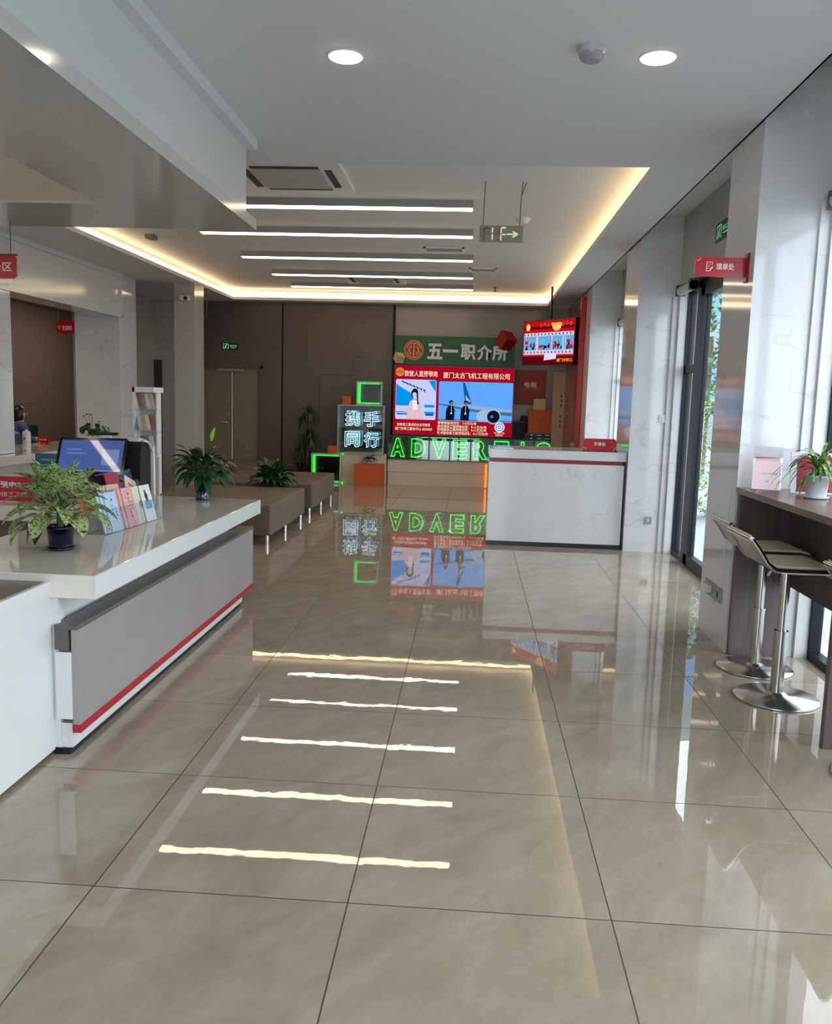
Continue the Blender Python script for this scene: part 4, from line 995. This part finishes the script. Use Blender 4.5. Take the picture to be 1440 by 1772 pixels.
# presenter picture (x .018-.352, y .225-.79)
b = new(); F.rect(b, .018, .222, .356, .80, .002, .012); obj('picture_presenter', b, B2, t)
b = new(); F.poly(b, [(.02, .74), (.05, .70), (.15, .60), (.20, .50), (.18, .42), (.02, .42)], .003); F.rect(b, .26, .40, .345, .44, .003); F.rect(b, .26, .31, .345, .34, .003); F.rect(b, .02, .32, .12, .335, .003); F.poly(b, [(.29, .79), (.352, .79), (.352, .62)], .003); obj('picture_sky', b, B3, t)
b = new()
for i in range(7): F.poly(b, [(.06 + i * .03, .785 - i * .02), (.085 + i * .03, .775 - i * .02), (.10 + i * .028, .74 - i * .022), (.075 + i * .03, .752 - i * .02)], .004)
F.rect(b, .03, .29, .13, .31, .004); F.rect(b, .27, .28, .34, .31, .004); obj('picture_slats', b, TL, t)
b = new(); F.poly(b, [(.115, .225), (.125, .40), (.14, .49), (.175, .51), (.215, .49), (.235, .38), (.245, .225)], .005); obj('presenter_jacket', b, PKs, t)
b = new(); F.poly(b, [(.158, .50), (.165, .36), (.20, .36), (.205, .50)], .006); obj('presenter_blouse', b, WHs, t)
b = new(); F.poly(b, [(.150, .53), (.148, .62), (.163, .665), (.188, .67), (.205, .64), (.208, .50), (.215, .44), (.200, .44), (.195, .56), (.162, .56)], .007); obj('presenter_hair', b, DK, t)
b = new(); F.disc(b, .176, .585, .018, .008); F.rect(b, .168, .50, .184, .56, .006); F.disc(b, .105, .35, .014, .006); obj('presenter_face', b, SK, t)
# aircraft picture (x .378-.992, y .21-.785)
b = new(); F.rect(b, .378, .215, .992, .785, .002, .012); obj('picture_aircraft', b, B1, t)
b = new(); F.poly(b, [(.575, .775), (.592, .775), (.655, .47), (.60, .46)], .003); obj('tail_fin', b, TL, t)
b = new(); F.poly(b, [(.60, .60), (.64, .52), (.645, .49), (.605, .52)], .004); F.poly(b, [(.45, .43), (.62, .46), (.99, .40), (.99, .345), (.75, .335), (.60, .40), (.45, .41)], .003); obj('fuselage', b, S('fuselage_grey', (150, 180, 214), .95), t)
b = new(); F.poly(b, [(.378, .47), (.60, .41), (.80, .37), (.99, .36), (.99, .31), (.78, .33), (.58, .38), (.378, .45)], .004); F.rect(b, .378, .225, .992, .24, .003); obj('wing', b, GR, t)
b = new(); F.poly(b, [(.695, .26), (.70, .34), (.74, .385), (.83, .385), (.87, .36), (.88, .22), (.72, .22)], .005); F.disc(b, .838, .295, .062, .006); obj('engine_cowl', b, S('cowl', (160, 195, 230), .95), t)
b = new(); F.disc(b, .838, .295, .052, .007); obj('engine_intake', b, DK, t)
b = new(); F.disc(b, .825, .295, .014, .008); obj('engine_hub', b, GR, t)
b = new()
for cx in (.475, .598):
    F.poly(b, [(cx - .035, .225), (cx - .032, .38), (cx - .012, .44), (cx + .022, .44), (cx + .04, .38), (cx + .036, .225)], .006); F.disc(b, cx + .008, .485, .018, .006)
obj('men_in_suits', b, DK, t)
b = new(); F.disc(b, .489, .470, .014, .007); F.disc(b, .608, .468, .014, .007); obj('men_faces', b, S('face_brown', (150, 116, 110), .9), t)
b = new()
for cx in (.487, .606): F.rect(b, cx - .002, .34, cx + .001, .44, .008); F.rect(b, cx - .007, .315, cx + .005, .34, .008)
obj('lanyards', b, WHs, t)
text('caption', '如有用工需求的企业可联系', F.P(.175, .145, .003), XR, ZU, .28 * W, .045 * H, TX, t, bold=.008, depth=0)
text('caption', '厦门市职工服务中心 6029009', F.P(.175, .085, .003), XR, ZU, .31 * W, .045 * H, TX, t, bold=.008, depth=0)
for s, x1, y in (('管理储备培训生：7-9万元/年', .70, .185), ('航空维修工程师培训生：9-11万元/年', .785, .135), ('航线维修工程师培训生：9-11万元/年', .785, .090), ('技术服务部工程师培训生：9-11万元/年', .80, .040)):
    text('caption', s, F.P((.375 + x1) / 2, y, .003), XR, ZU, (x1 - .375) * W, .044 * H, TX, t, bold=.008, depth=0)
b = new(); F.disc(b, .893, .145, .042, .003); obj('round_badge', b, S('badge_white', (220, 228, 255), 1.0), t)
b = new(); F.disc(b, .893, .145, .032, .004, .026); F.disc(b, .893, .145, .014, .004, .009); obj('badge_mark', b, GR, t)
text('caption', '职介服务平台', F.P(.893, .062, .003), XR, ZU, .085 * W, .028 * H, TX, t, bold=.008, depth=0)
text('caption', '扫码关注', F.P(.893, .028, .003), XR, ZU, .06 * W, .025 * H, TX, t, bold=.008, depth=0)
# things right of the wall
for x0, lab in ((.70, 'slim black speaker next to the video wall edge'), (.825, 'slim black speaker to the right of its twin by the video wall')):
    t = thing('speaker', lab, 'speaker', (x0 + .055, 15.28, .885), 'pair of slim black speakers')
    obj('cabinet', box(new(), x0, x0 + .11, 15.22, 15.36, .887, 1.21, .004), mat('speaker_grey', (70, 70, 72), .4), t); obj('grille', box(new(), x0 + .008, x0 + .102, 15.21, 15.222, .90, 1.19), DARKM, t)
tag(bx('black_box', .87, 1.0, 15.42, 15.55, .887, 1.3, DARKM), 'plain black box behind the speakers and the orange cube', 'box')
for z, lab in ((.887, 'black audio receiver with small lights, lower of two under the orange cube'), (.945, 'black audio receiver, upper of two under the orange cube')):
    t = thing('audio_receiver', lab, 'audio equipment', (1.15, 15.3, z), 'stacked audio receivers')
    obj('receiver_case', box(new(), .93, 1.42, 15.16, 15.5, z, z + .054, .003), DARK, t)
    b = new(); F2 = Flat((.93, 15.158, z), XR, ZU, .49, .054)
    F2.disc(b, .24, .5, .028, .001); F2.rect(b, .45, .4, .60, .6, .001); F2.rect(b, .72, .45, .9, .58, .001); obj('display', b, S('receiver_light', (130, 170, 200), .5), t)
# electrical box board
t = thing('orange_notice_panel', 'red-brown wall panel with white characters for electrical box', 'panel', (1.02, 15.62, 1.52))
F = Flat((.735, 15.62, 1.50), XR, ZU, .57, .62); F.board('panel_board', mat('rust_red_board', (150, 50, 26), .5), t, .03)
text('lettering', '电箱', F.P(.50, .58, .002), XR, ZU, .22, .10, WTXT, t, bold=.01, depth=0)
b = new(); F.rect(b, .22, .46, .78, .475, .001); obj('caption_line', b, mat('faint_print', (190, 120, 96), .5), t)
# roll-up banner
t = thing('roll_up_banner', 'tall beige banner with vertical dark writing and curved lines', 'banner', (1.45, 14.9, 0))
F = Flat((1.38, 15.0, .1), Vector((1, -.35, 0)), Vector((-.0, .02, 1)), .27, 1.98); F.board('banner_sheet', mat('banner_beige', (176, 150, 122), .5), t, .006)
b = new()
for i, y in enumerate((.78, .74, .70, .60, .56, .52)): F.rect(b, .50, y, .62, y + .022, .001)
for i, y in enumerate((.76, .72, .68, .64, .60, .56)): F.rect(b, .80, y, .92, y + .022, .001)
obj('writing', b, mat('banner_ink', (90, 62, 56), .5), t)
b = new()
for r_ in (.3, .42, .54, .66, .78): F.disc(b, .0, .12, r_, .001, r_ - .025, 0, 90, 16)
obj('curved_lines', b, mat('banner_line', (130, 100, 80), .5), t)
obj('banner_foot', box(new(), 1.30, 1.57, 14.85, 15.06, 0, .1), GREYP, t)
# tv hanging from the ceiling
t = thing('hanging_television', 'red-framed television showing a film strip, hung at the right corner', 'television', (1.17, 14.05, 2.17))
o = Vector((.80, 14.62, 2.165)); ri = Vector((.74, -1.12, -.02)).normalized()
F = Flat(o, ri, ZU, 1.335, .72); F.board('tv_casing', DARK, t, .05)
b = new(); F.rect(b, .012, .02, .988, .98, .001); obj('screen_background', b, S('tv_crimson', (215, 20, 34), .75), t)
b = new(); F.rect(b, .012, .02, .988, .19, .002); F.rect(b, .012, .80, .988, .86, .002); obj('screen_dark_band', b, S('tv_maroon', (110, 6, 26), .7), t)
b = new(); F.disc(b, .10, .85, .042, .003, .0); F.disc(b, .66, .92, .095, .003, 0, 180, 360); obj('screen_gold_seal', b, S('tv_gold', (255, 206, 110), 1.0), t)
b = new()
for k in range(9): F.disc(b, .36 + k * .07, .88 + .02 * (k % 2), .022, .0035, .014)
obj('screen_flowers', b, S('tv_orange', (255, 96, 50), .9), t)
b = new(); F.rect(b, .02, .23, .98, .72, .003); obj('film_strip', b, S('tv_strip', (220, 206, 232), .95), t)
b = new()
for x0, x1 in ((.02, .27), (.31, .57), (.585, .78), (.84, .98)): F.rect(b, x0, .33, x1, .64, .004)
obj('film_pictures', b, S('tv_picture_blue', (120, 170, 220), .95), t)
b = new(); rnd = random.Random(4)
for x0, x1 in ((.02, .27), (.31, .57), (.585, .78), (.84, .98)):
    for k in range(9): x = rnd.uniform(x0 + .01, x1 - .035); y = rnd.uniform(.33, .42); F.rect(b, x, y, x + .025, y + rnd.uniform(.04, .1), .005)
for k in range(14): F.rect(b, .03 + k * .068, .26, .05 + k * .068, .30, .005); F.rect(b, .03 + k * .068, .66, .05 + k * .068, .70, .005)
obj('film_dark_details', b, DK, t)
b = new()
for x, y in ((.33, .37), (.60, .37), (.05, .47), (.86, .48), (.90, .37), (.62, .45)): F.rect(b, x, y, x + .06, y + .07, .006)
obj('film_red_details', b, S('tv_red', (210, 30, 50), .9), t)
b = new(); F.poly(b, [(.34, .52), (.40, .58), (.46, .55), (.46, .47), (.38, .45)], .007); F.rect(b, .80, .34, .835, .64, .005); F.poly(b, [(.62, .60), (.66, .60), (.72, .47), (.69, .46)], .007); obj('film_cyan_details', b, S('tv_cyan', (70, 200, 240), 1.0), t)
b = new(); F.poly(b, [(.44, .10), (.67, .13), (.68, .26), (.45, .26)], .007); obj('screen_white_block', b, S('tv_white', (226, 220, 250), 1.0), t)
text('caption', '厦门市职工', F.P(.83, .105, .004), ri, ZU, .40, .055, S('tv_caption', (255, 150, 40), 1.0), t, bold=.03, depth=0)
b = new(); tube(b, [(1.22, 14.28, 2.6), (1.22, 14.28, ZT)], .018, 8); box(b, 1.17, 1.27, 14.2, 14.31, 2.5, 2.6); obj('ceiling_mount', b, DARK, t)
# red display panel on the right
t = thing('red_display_panel', 'tall red display panel standing at right behind the guide desk', 'display panel', (1.6, 14.1, 0))
obj('panel_body', box(new(), 1.575, 1.635, 13.25, 15.0, 0, 3.15), mat('maroon_panel', (110, 14, 36), .15), t)
obj('panel_edge', box(new(), 1.57, 1.64, 13.18, 13.25, 0, 3.15), mat('bright_red_edge', (196, 20, 44), .3), t)
b = new(); F = Flat((1.573, 14.9, 0), -YU, ZU, 1.6, 3.15)
rnd = random.Random(9)
for k in range(6): F.rect(b, .30, .80 - k * .03, .30 + rnd.uniform(.2, .4), .81 - k * .03, .001)
obj('faded_print', b, mat('maroon_print', (150, 90, 120), .4), t)

# ================================================================== GUIDE DESK
t = thing('guide_desk', 'white marble guide desk with dark red stripe in front of the stage', 'desk', (.91, 9.45, 0))
obj('desk_top', box(new(), .195, 1.64, 9.08, 9.85, .945, 1.04, .004), MARBC, t)
obj('desk_stripe', box(new(), .205, 1.60, 9.095, 9.8, .903, .945), DRED, t)
obj('desk_body', box(new(), .19, 1.62, 9.085, 9.8, .05, .903, .003), MARBC, t)
obj('desk_toe_kick', box(new(), .195, 1.62, 9.095, 9.8, 0, .05), mat('toe_black', (14, 16, 22), .3), t)
t = thing('guide_desk_sign', 'small red sign with white lettering on the guide desk', 'sign', (1.37, 9.2, 1.04))
F = Flat((1.19, 9.2, 1.052), XR, ZU, .355, .125)
b = new(); pts = [(0, 0), (1, 0), (1, .82), (.94, 1), (.06, 1), (0, .82)]
A2 = [b.verts.new(F.P(x, y, 0)) for x, y in pts]; C2 = [b.verts.new(F.P(x, y, -.012)) for x, y in pts]; b.faces.new(A2); b.faces.new(list(reversed(C2)))
for i in range(6): b.faces.new((A2[i], C2[i], C2[(i + 1) % 6], A2[(i + 1) % 6]))
obj('sign_board', b, RED, t)
text('lettering', '引导台', F.P(.5, .55, .001), XR, ZU, .12, .042, WTXT, t, bold=.02, depth=0)
obj('sign_foot', box(new(), 1.18, 1.555, 9.17, 9.24, 1.04, 1.053), DRED, t)
b = new(); F.disc(b, .0, .0, .10, .002, .08, 0, 90, 8); F.disc(b, 1., .0, .10, .002, .08, 90, 180, 8); obj('corner_marks', b, mat('gold_mark', (200, 150, 120), .3), t)
tag(bx('paper_sheet', .24, .45, 9.1, 9.4, 1.041, 1.044, mat('paper', (225, 225, 228), .6)), 'white sheet of paper lying on the left end of the guide desk', 'paper')

# ================================================================== RIGHT WALL THINGS
t = thing('blade_sign', 'red projecting sign with a form icon fixed to the right pillar', 'sign', (1.5, 5.45, 2.33))
F = Flat((1.325, 5.45, 2.335), XR, ZU, .315, .115)
b = new(); pts = [(.06, 0), (1, 0), (1, 1), (0, 1), (0, .16)]
A2 = [b.verts.new(F.P(x, y, 0)) for x, y in pts]; C2 = [b.verts.new(F.P(x, y, -.015)) for x, y in pts]; b.faces.new(A2); b.faces.new(list(reversed(C2)))
for i in range(5): b.faces.new((A2[i], C2[i], C2[(i + 1) % 5], A2[(i + 1) % 5]))
obj('sign_board', b, RED, t)
obj('mount_plate', box(new(), 1.63, XP, 5.43, 5.49, 2.305, 2.475), DRED, t)
text('lettering', '填单处', F.P(.575, .52, .001), XR, ZU, .108, .042, WTXT, t, bold=.015, depth=0)
b = new(); 
for q in ((.215, .28, .228, .76), (.215, .735, .335, .765), (.322, .60, .335, .765), (.215, .27, .28, .30), (.245, .63, .30, .65), (.245, .52, .28, .54), (.245, .42, .28, .44)): F.rect(b, *q, .001)
F.poly(b, [(.275, .32), (.325, .52), (.345, .49), (.295, .30)], .0015); obj('form_icon', b, WTXT, t)
b = new(); F.poly(b, [(.02, .86), (.06, .86), (.10, .96), (.12, .96), (.07, .80), (.02, .80)], .001); obj('corner_mark', b, mat('gold_mark', (200, 150, 120), .3), t)
def roller(y0, y1, lab, z=2.70, x=2.06):
    t = thing('roller_blind', lab, 'roller blind', (x, (y0 + y1) / 2, z), 'white roller blinds above the right windows')
    b = new(); tube(b, [(x, y0, z), (x, y1, z)], .045, 16); obj('blind_roll', b, mat('blind_fabric', (196, 198, 196), .6), t)
    b = new(); box(b, x - .05, x + .05, y1 - .02, y1, z - .05, z + .06, .006); box(b, x - .05, x + .05, y0, y0 + .02, z - .05, z + .06, .006); obj('end_bracket', b, mat('bracket_grey', (92, 94, 98), .4), t)
roller(8.46, 9.0, 'white roller blind above the fixed pane of the glass side door')
roller(9.95, 12.5, 'white roller blind above the far right window')
roller(0.5, 5.25, 'white roller blind above the near window at the right picture edge', 2.74, 2.05)
t = thing('light_switch', 'white light switch on the marble pillar beside the side door', 'switch', (1.974, 9.02, 1.37))
obj('switch_plate', box(new(), 1.935, 2.013, 9.018, 9.03, 1.37, 1.45, .003), WHITEP, t); obj('switch_rocker', box(new(), 1.955, 1.993, 9.014, 9.02, 1.39, 1.43, .002), mat('rocker_white', (205, 208, 210), .3), t)
t = thing('floor_socket', 'grey wall socket low on the marble pillar right of the guide desk', 'socket', (1.888, 9.02, .30))
obj('socket_plate', box(new(), 1.85, 1.926, 9.018, 9.03, .30, .376, .003), GREYP, t); obj('socket_holes', box(new(), 1.88, 1.895, 9.014, 9.02, .33, .355), WHITEP, t)
tag(bx('door_sensor', 2.06, 2.10, 9.0, 9.03, .59, .67, WHITEP, bev=.004), 'small white sensor beside the glass door frame on the pillar', 'sensor')
t = thing('wall_socket', 'grey double wall socket on the near pillar with a charger plugged in', 'socket', (XP, 5.65, .28))
obj('socket_plate', box(new(), XP - .012, XP, 5.47, 5.84, .285, .38, .003), GREYP, t)
b = new(); box(b, XP - .015, XP - .011, 5.52, 5.56, .315, .35); obj('socket_holes', b, DARK, t)
t = thing('phone_charger', 'white plug charger with a looping cable in the pillar socket', 'charger', (XP - .03, 5.72, .32))
obj('plug', box(new(), XP - .06, XP - .0125, 5.66, 5.76, .315, .36, .004), WHITEP, t)
b = new(); tube(b, [(XP - .06, 5.71, .33), (XP - .10, 5.74, .31), (XP - .12, 5.72, .29), (XP - .07, 5.62, .25), (XP - .03, 5.55, .27), (XP - .02, 5.49, .40), (XP - .012, 5.45, .60), (XP - .012, 5.42, .95), (XP - .006, 5.40, 1.01)], .003, 6); obj('cable', b, WHITEP, t)

# --- high table by the window
t = thing('high_table', 'tall dark wood writing table against the right window', 'table', (1.87, 4.6, 0))
obj('tabletop', box(new(), 1.64, 2.10, 3.75, 5.335, 1.02, 1.056, .003), WOODT, t)
obj('end_panel', box(new(), 1.655, 1.985, 5.29, 5.33, 0, 1.02, .002), WOOD, t)
obj('end_panel', box(new(), 1.655, 2.08, 3.83, 3.87, 0, 1.02, .002), WOOD, t)
obj('modesty_panel', box(new(), 1.985, 2.01, 3.87, 5.29, .46, 1.02), WOOD, t)
def stool(c, lab):
    t = thing('bar_stool', lab, 'bar stool', (0, 0, 0), 'chrome bar stools at the high table')
    prof = [(-.255, .155), (-.215, .105), (-.165, .03), (-.125, .004), (-.07, 0), (.14, .0), (.19, -.012), (.225, -.045)]
    z0 = .715
    def strip(x_, th, y0, y1):
        b = new(); n_ = len(prof)
        up = [b.verts.new((x, y0, z0 + z + th)) for x, z in prof]; dn = [b.verts.new((x, y0, z0 + z)) for x, z in prof]
        up2 = [b.verts.new((x, y1, z0 + z + th)) for x, z in prof]; dn2 = [b.verts.new((x, y1, z0 + z)) for x, z in prof]
        for i in range(n_ - 1):
            for q in ((up[i], up[i + 1], up2[i + 1], up2[i]), (dn[i], dn2[i], dn2[i + 1], dn[i + 1]), (up[i], dn[i], dn[i + 1], up[i + 1]), (up2[i], up2[i + 1], dn2[i + 1], dn2[i])):
                f = b.faces.new(q)
        b.faces.new((up[0], up2[0], dn2[0], dn[0])); b.faces.new((up[-1], dn[-1], dn2[-1], up2[-1]))
        return b
    s = obj('seat_shell', strip(0, .02, -.185, .185), mat('stool_shell_grey', (96, 92, 88), .25, .8), t)
    b = strip(0, .018, -.172, .172)
    for v in b.verts: v.co.z += .019
    obj('seat_pad', b, CREAMS, t)
    b = new()
    for y in (-.19, .19): tube(b, [(x, y, z0 + z + .014) for x, z in prof], .014, 8)
    tube(b, [(prof[0][0], -.19, z0 + prof[0][1] + .014), (prof[0][0], .19, z0 + prof[0][1] + .014)], .016, 8); tube(b, [(prof[-1][0], -.19, z0 + prof[-1][1] + .01), (prof[-1][0], .19, z0 + prof[-1][1] + .01)], .012, 8)
    obj('chrome_rim', b, POLCH, t)
    b = new(); tube(b, [(0, 0, .01), (0, 0, .36)], .034, 20); tube(b, [(0, 0, .36), (0, 0, .375)], .037, 20); tube(b, [(0, 0, .37), (0, 0, .715)], .025, 16)
    obj('post', b, CHROME, t)
    b = new(); lathe(b, [(.215, 0), (.218, .006), (.215, .012), (.06, .022), (.045, .035), (.036, .04)], (0, 0, 0), 48); obj('base', b, CHROME, t)
    b = new(); tube(b, [(.0, .02, .695), (-.05, .08, .685), (-.06, .1, .65)], .006, 6); obj('height_lever', b, POLCH, t)
    t.location = c
    return t
s0 = stool((1.735, 5.03, 0), 'chrome bar stool with cream seat, farthest of the three')
for c, lab in (((1.68, 4.51, 0), 'chrome bar stool with cream seat in the middle, fully visible with its round base'), ((1.80, 3.52, 0), 'bar stool cut off by the right edge of the picture')):
    s = copy_tree(s0); s.location = c; s['label'] = lab
# things on the table
c = (1.91, 4.80, 1.056)
t = thing('potted_dracaena', 'striped spiky-leaved plant in a white pot on the high table', 'potted plant', c)
pot(t, c, .052, .062, .13, mat('white_ceramic', (206, 210, 216), .25), True)
rnd = random.Random(14); b = new(); sb = new()
for dx, dy, hh in ((-.01, 0, .19), (.02, .01, .22), (0, -.02, .17)):
    tube(sb, [(c[0], c[1], c[2] + .1), (c[0] + dx, c[1] + dy, c[2] + hh)], .008, 6)
    for k in range(15):
        a = k * 2.4 + dx * 50; el = rnd.uniform(.0, 1.3); d = Vector((math.cos(a) * math.cos(el), math.sin(a) * math.cos(el), math.sin(el)))
        leaf(b, (c[0] + dx, c[1] + dy, c[2] + hh - .03), d, rnd.uniform(.18, .27), .026, 1.5, 8, .35, 'strap')
obj('leaves', b, LEAFL, t); obj('trunk', sb, STEMG, t)
t = thing('pink_card_holder', 'clear holder with a pink printed card on the high table', 'card holder', (1.80, 5.2, 1.056))
F = Flat((1.70, 5.22, 1.062), Vector((1, -.25, 0)), Vector((.03, .12, 1)), .15, .17)
F.board('pink_card', mat('pink_card', (232, 150, 148), .4), t, .004)
b = new(); F.rect(b, .30, .52, .90, .57, .001); F.rect(b, .38, .25, .62, .31, .001); obj('print', b, mat('card_print', (110, 60, 64), .5), t)
F3 = Flat(F.P(-.04, -.02, .012), F.r, F.u, .165, .26); F3.board('acrylic_cover', ACRY, t, .003)
b = new(); F.rect(b, .05, 1.0, .95, 1.13, .002); obj('red_header', b, RED, t)
obj('holder_foot', box(new(), 1.69, 1.86, 5.13, 5.26, 1.056, 1.062), ACRY, t)
t = thing('red_brochure_display', 'dark red and white brochure display behind the white flower pot', 'brochure display', (1.97, 5.1, 1.056))
F = Flat((1.865, 5.06, 1.058), Vector((1, -.12, 0)), Vector((0, .12, 1)), .24, .24)
F.board('white_back', mat('display_white', (216, 214, 226), .4), t, .01)
b = new()
for x0, x1 in ((.14, .52), (.56, .98)):
    w_ = (x1 - x0) / 2; F.rect(b, x0, .04, x1, .72, .002); F.disc(b, x0 + w_, .72, w_, .0025, 0, 0, 180, 16)
obj('red_brochure_panel', b, mat('display_red', (150, 10, 44), .4), t)

# ================================================================== OUTDOORS
struct('ground', box(new(), 2.36, 60, -20, 60, -.22, -.06), varied('light_paving', (138, 142, 146), (150, 153, 155), (1, 1, 1), .7))
def shrub(x, y, r, h, lab, seed, mm, cat='shrub', trunk=0.0):
    t = thing('shrub' if not trunk else 'tree', lab, cat, (x, y, -.06))
    rn = random.Random(seed); b = new()
    for k in range(1100):
        a = rn.uniform(0, 2 * PI); zz = rn.random(); rr = r * math.sqrt(max(.05, 1 - (2 * zz - 1) ** 2)) * rn.uniform(.75, 1.05)
        p = Vector((x + rr * math.cos(a), y + rr * math.sin(a), -.06 + trunk + zz * (h - trunk)))
        leaf(b, p, (math.cos(a), math.sin(a), rn.uniform(-.3, .9)), r * .17, r * .10, .8, 3, .2)
    obj('leaves', b, mm, t); sb = new(); tube(sb, [(x, y, -.06), (x, y, -.06 + h * .7)], .03 + .04 * (trunk > 0), 8); obj('trunk', sb, mat('bark', (78, 64, 50), .8), t)
OUTL = varied('bright_green_leaf', (70, 128, 50), (130, 176, 84), (5, 5, 5), .5)  # outdoor leaves, two brighter greens mixed by noise
shrub(3.6, 12.6, .5, 1.9, 'bright green shrub outside the glass side door', 1, OUTL)
shrub(3.5, 15.0, .5, 1.0, 'low green shrub outside with a flower bed', 2, OUTL)
shrub(5.6, 21.0, 1.6, 4.6, 'tall green tree outside beyond the side door', 3, LEAFM, 'tree', 1.4)
shrub(5.2, 9.6, .7, 1.3, 'rounded green bush outside the far window', 4, OUTL)
t = thing('building', 'pale building with blue windows seen through the top of the side door', 'building', (12, 38, -.06))
obj('facade', box(new(), 2.5, 20, 34, 44, -.06, 12), mat('facade_pale', (110, 124, 136), .6), t)
for i in range(6):
    for j in range(3): obj('window', box(new(), 3.4 + i * 2.7, 5.2 + i * 2.7, 33.95, 34.0, 1.4 + j * 3.4, 3.2 + j * 3.4), mat('facade_window', (70, 110, 150), .1), t)
t = thing('red_banner', 'pinkish red banner on two poles outside the side door', 'banner', (4.2, 17.0, -.06))
obj('banner_cloth', box(new(), 3.93, 4.47, 17.0, 17.02, .8, 1.5), mat('outdoor_pink', (214, 90, 110), .6), t)
for x in (3.9, 4.5): obj('pole', tube(new(), [(x, 17.01, -.06), (x, 17.01, 1.55)], .02, 8), GREYP, t)
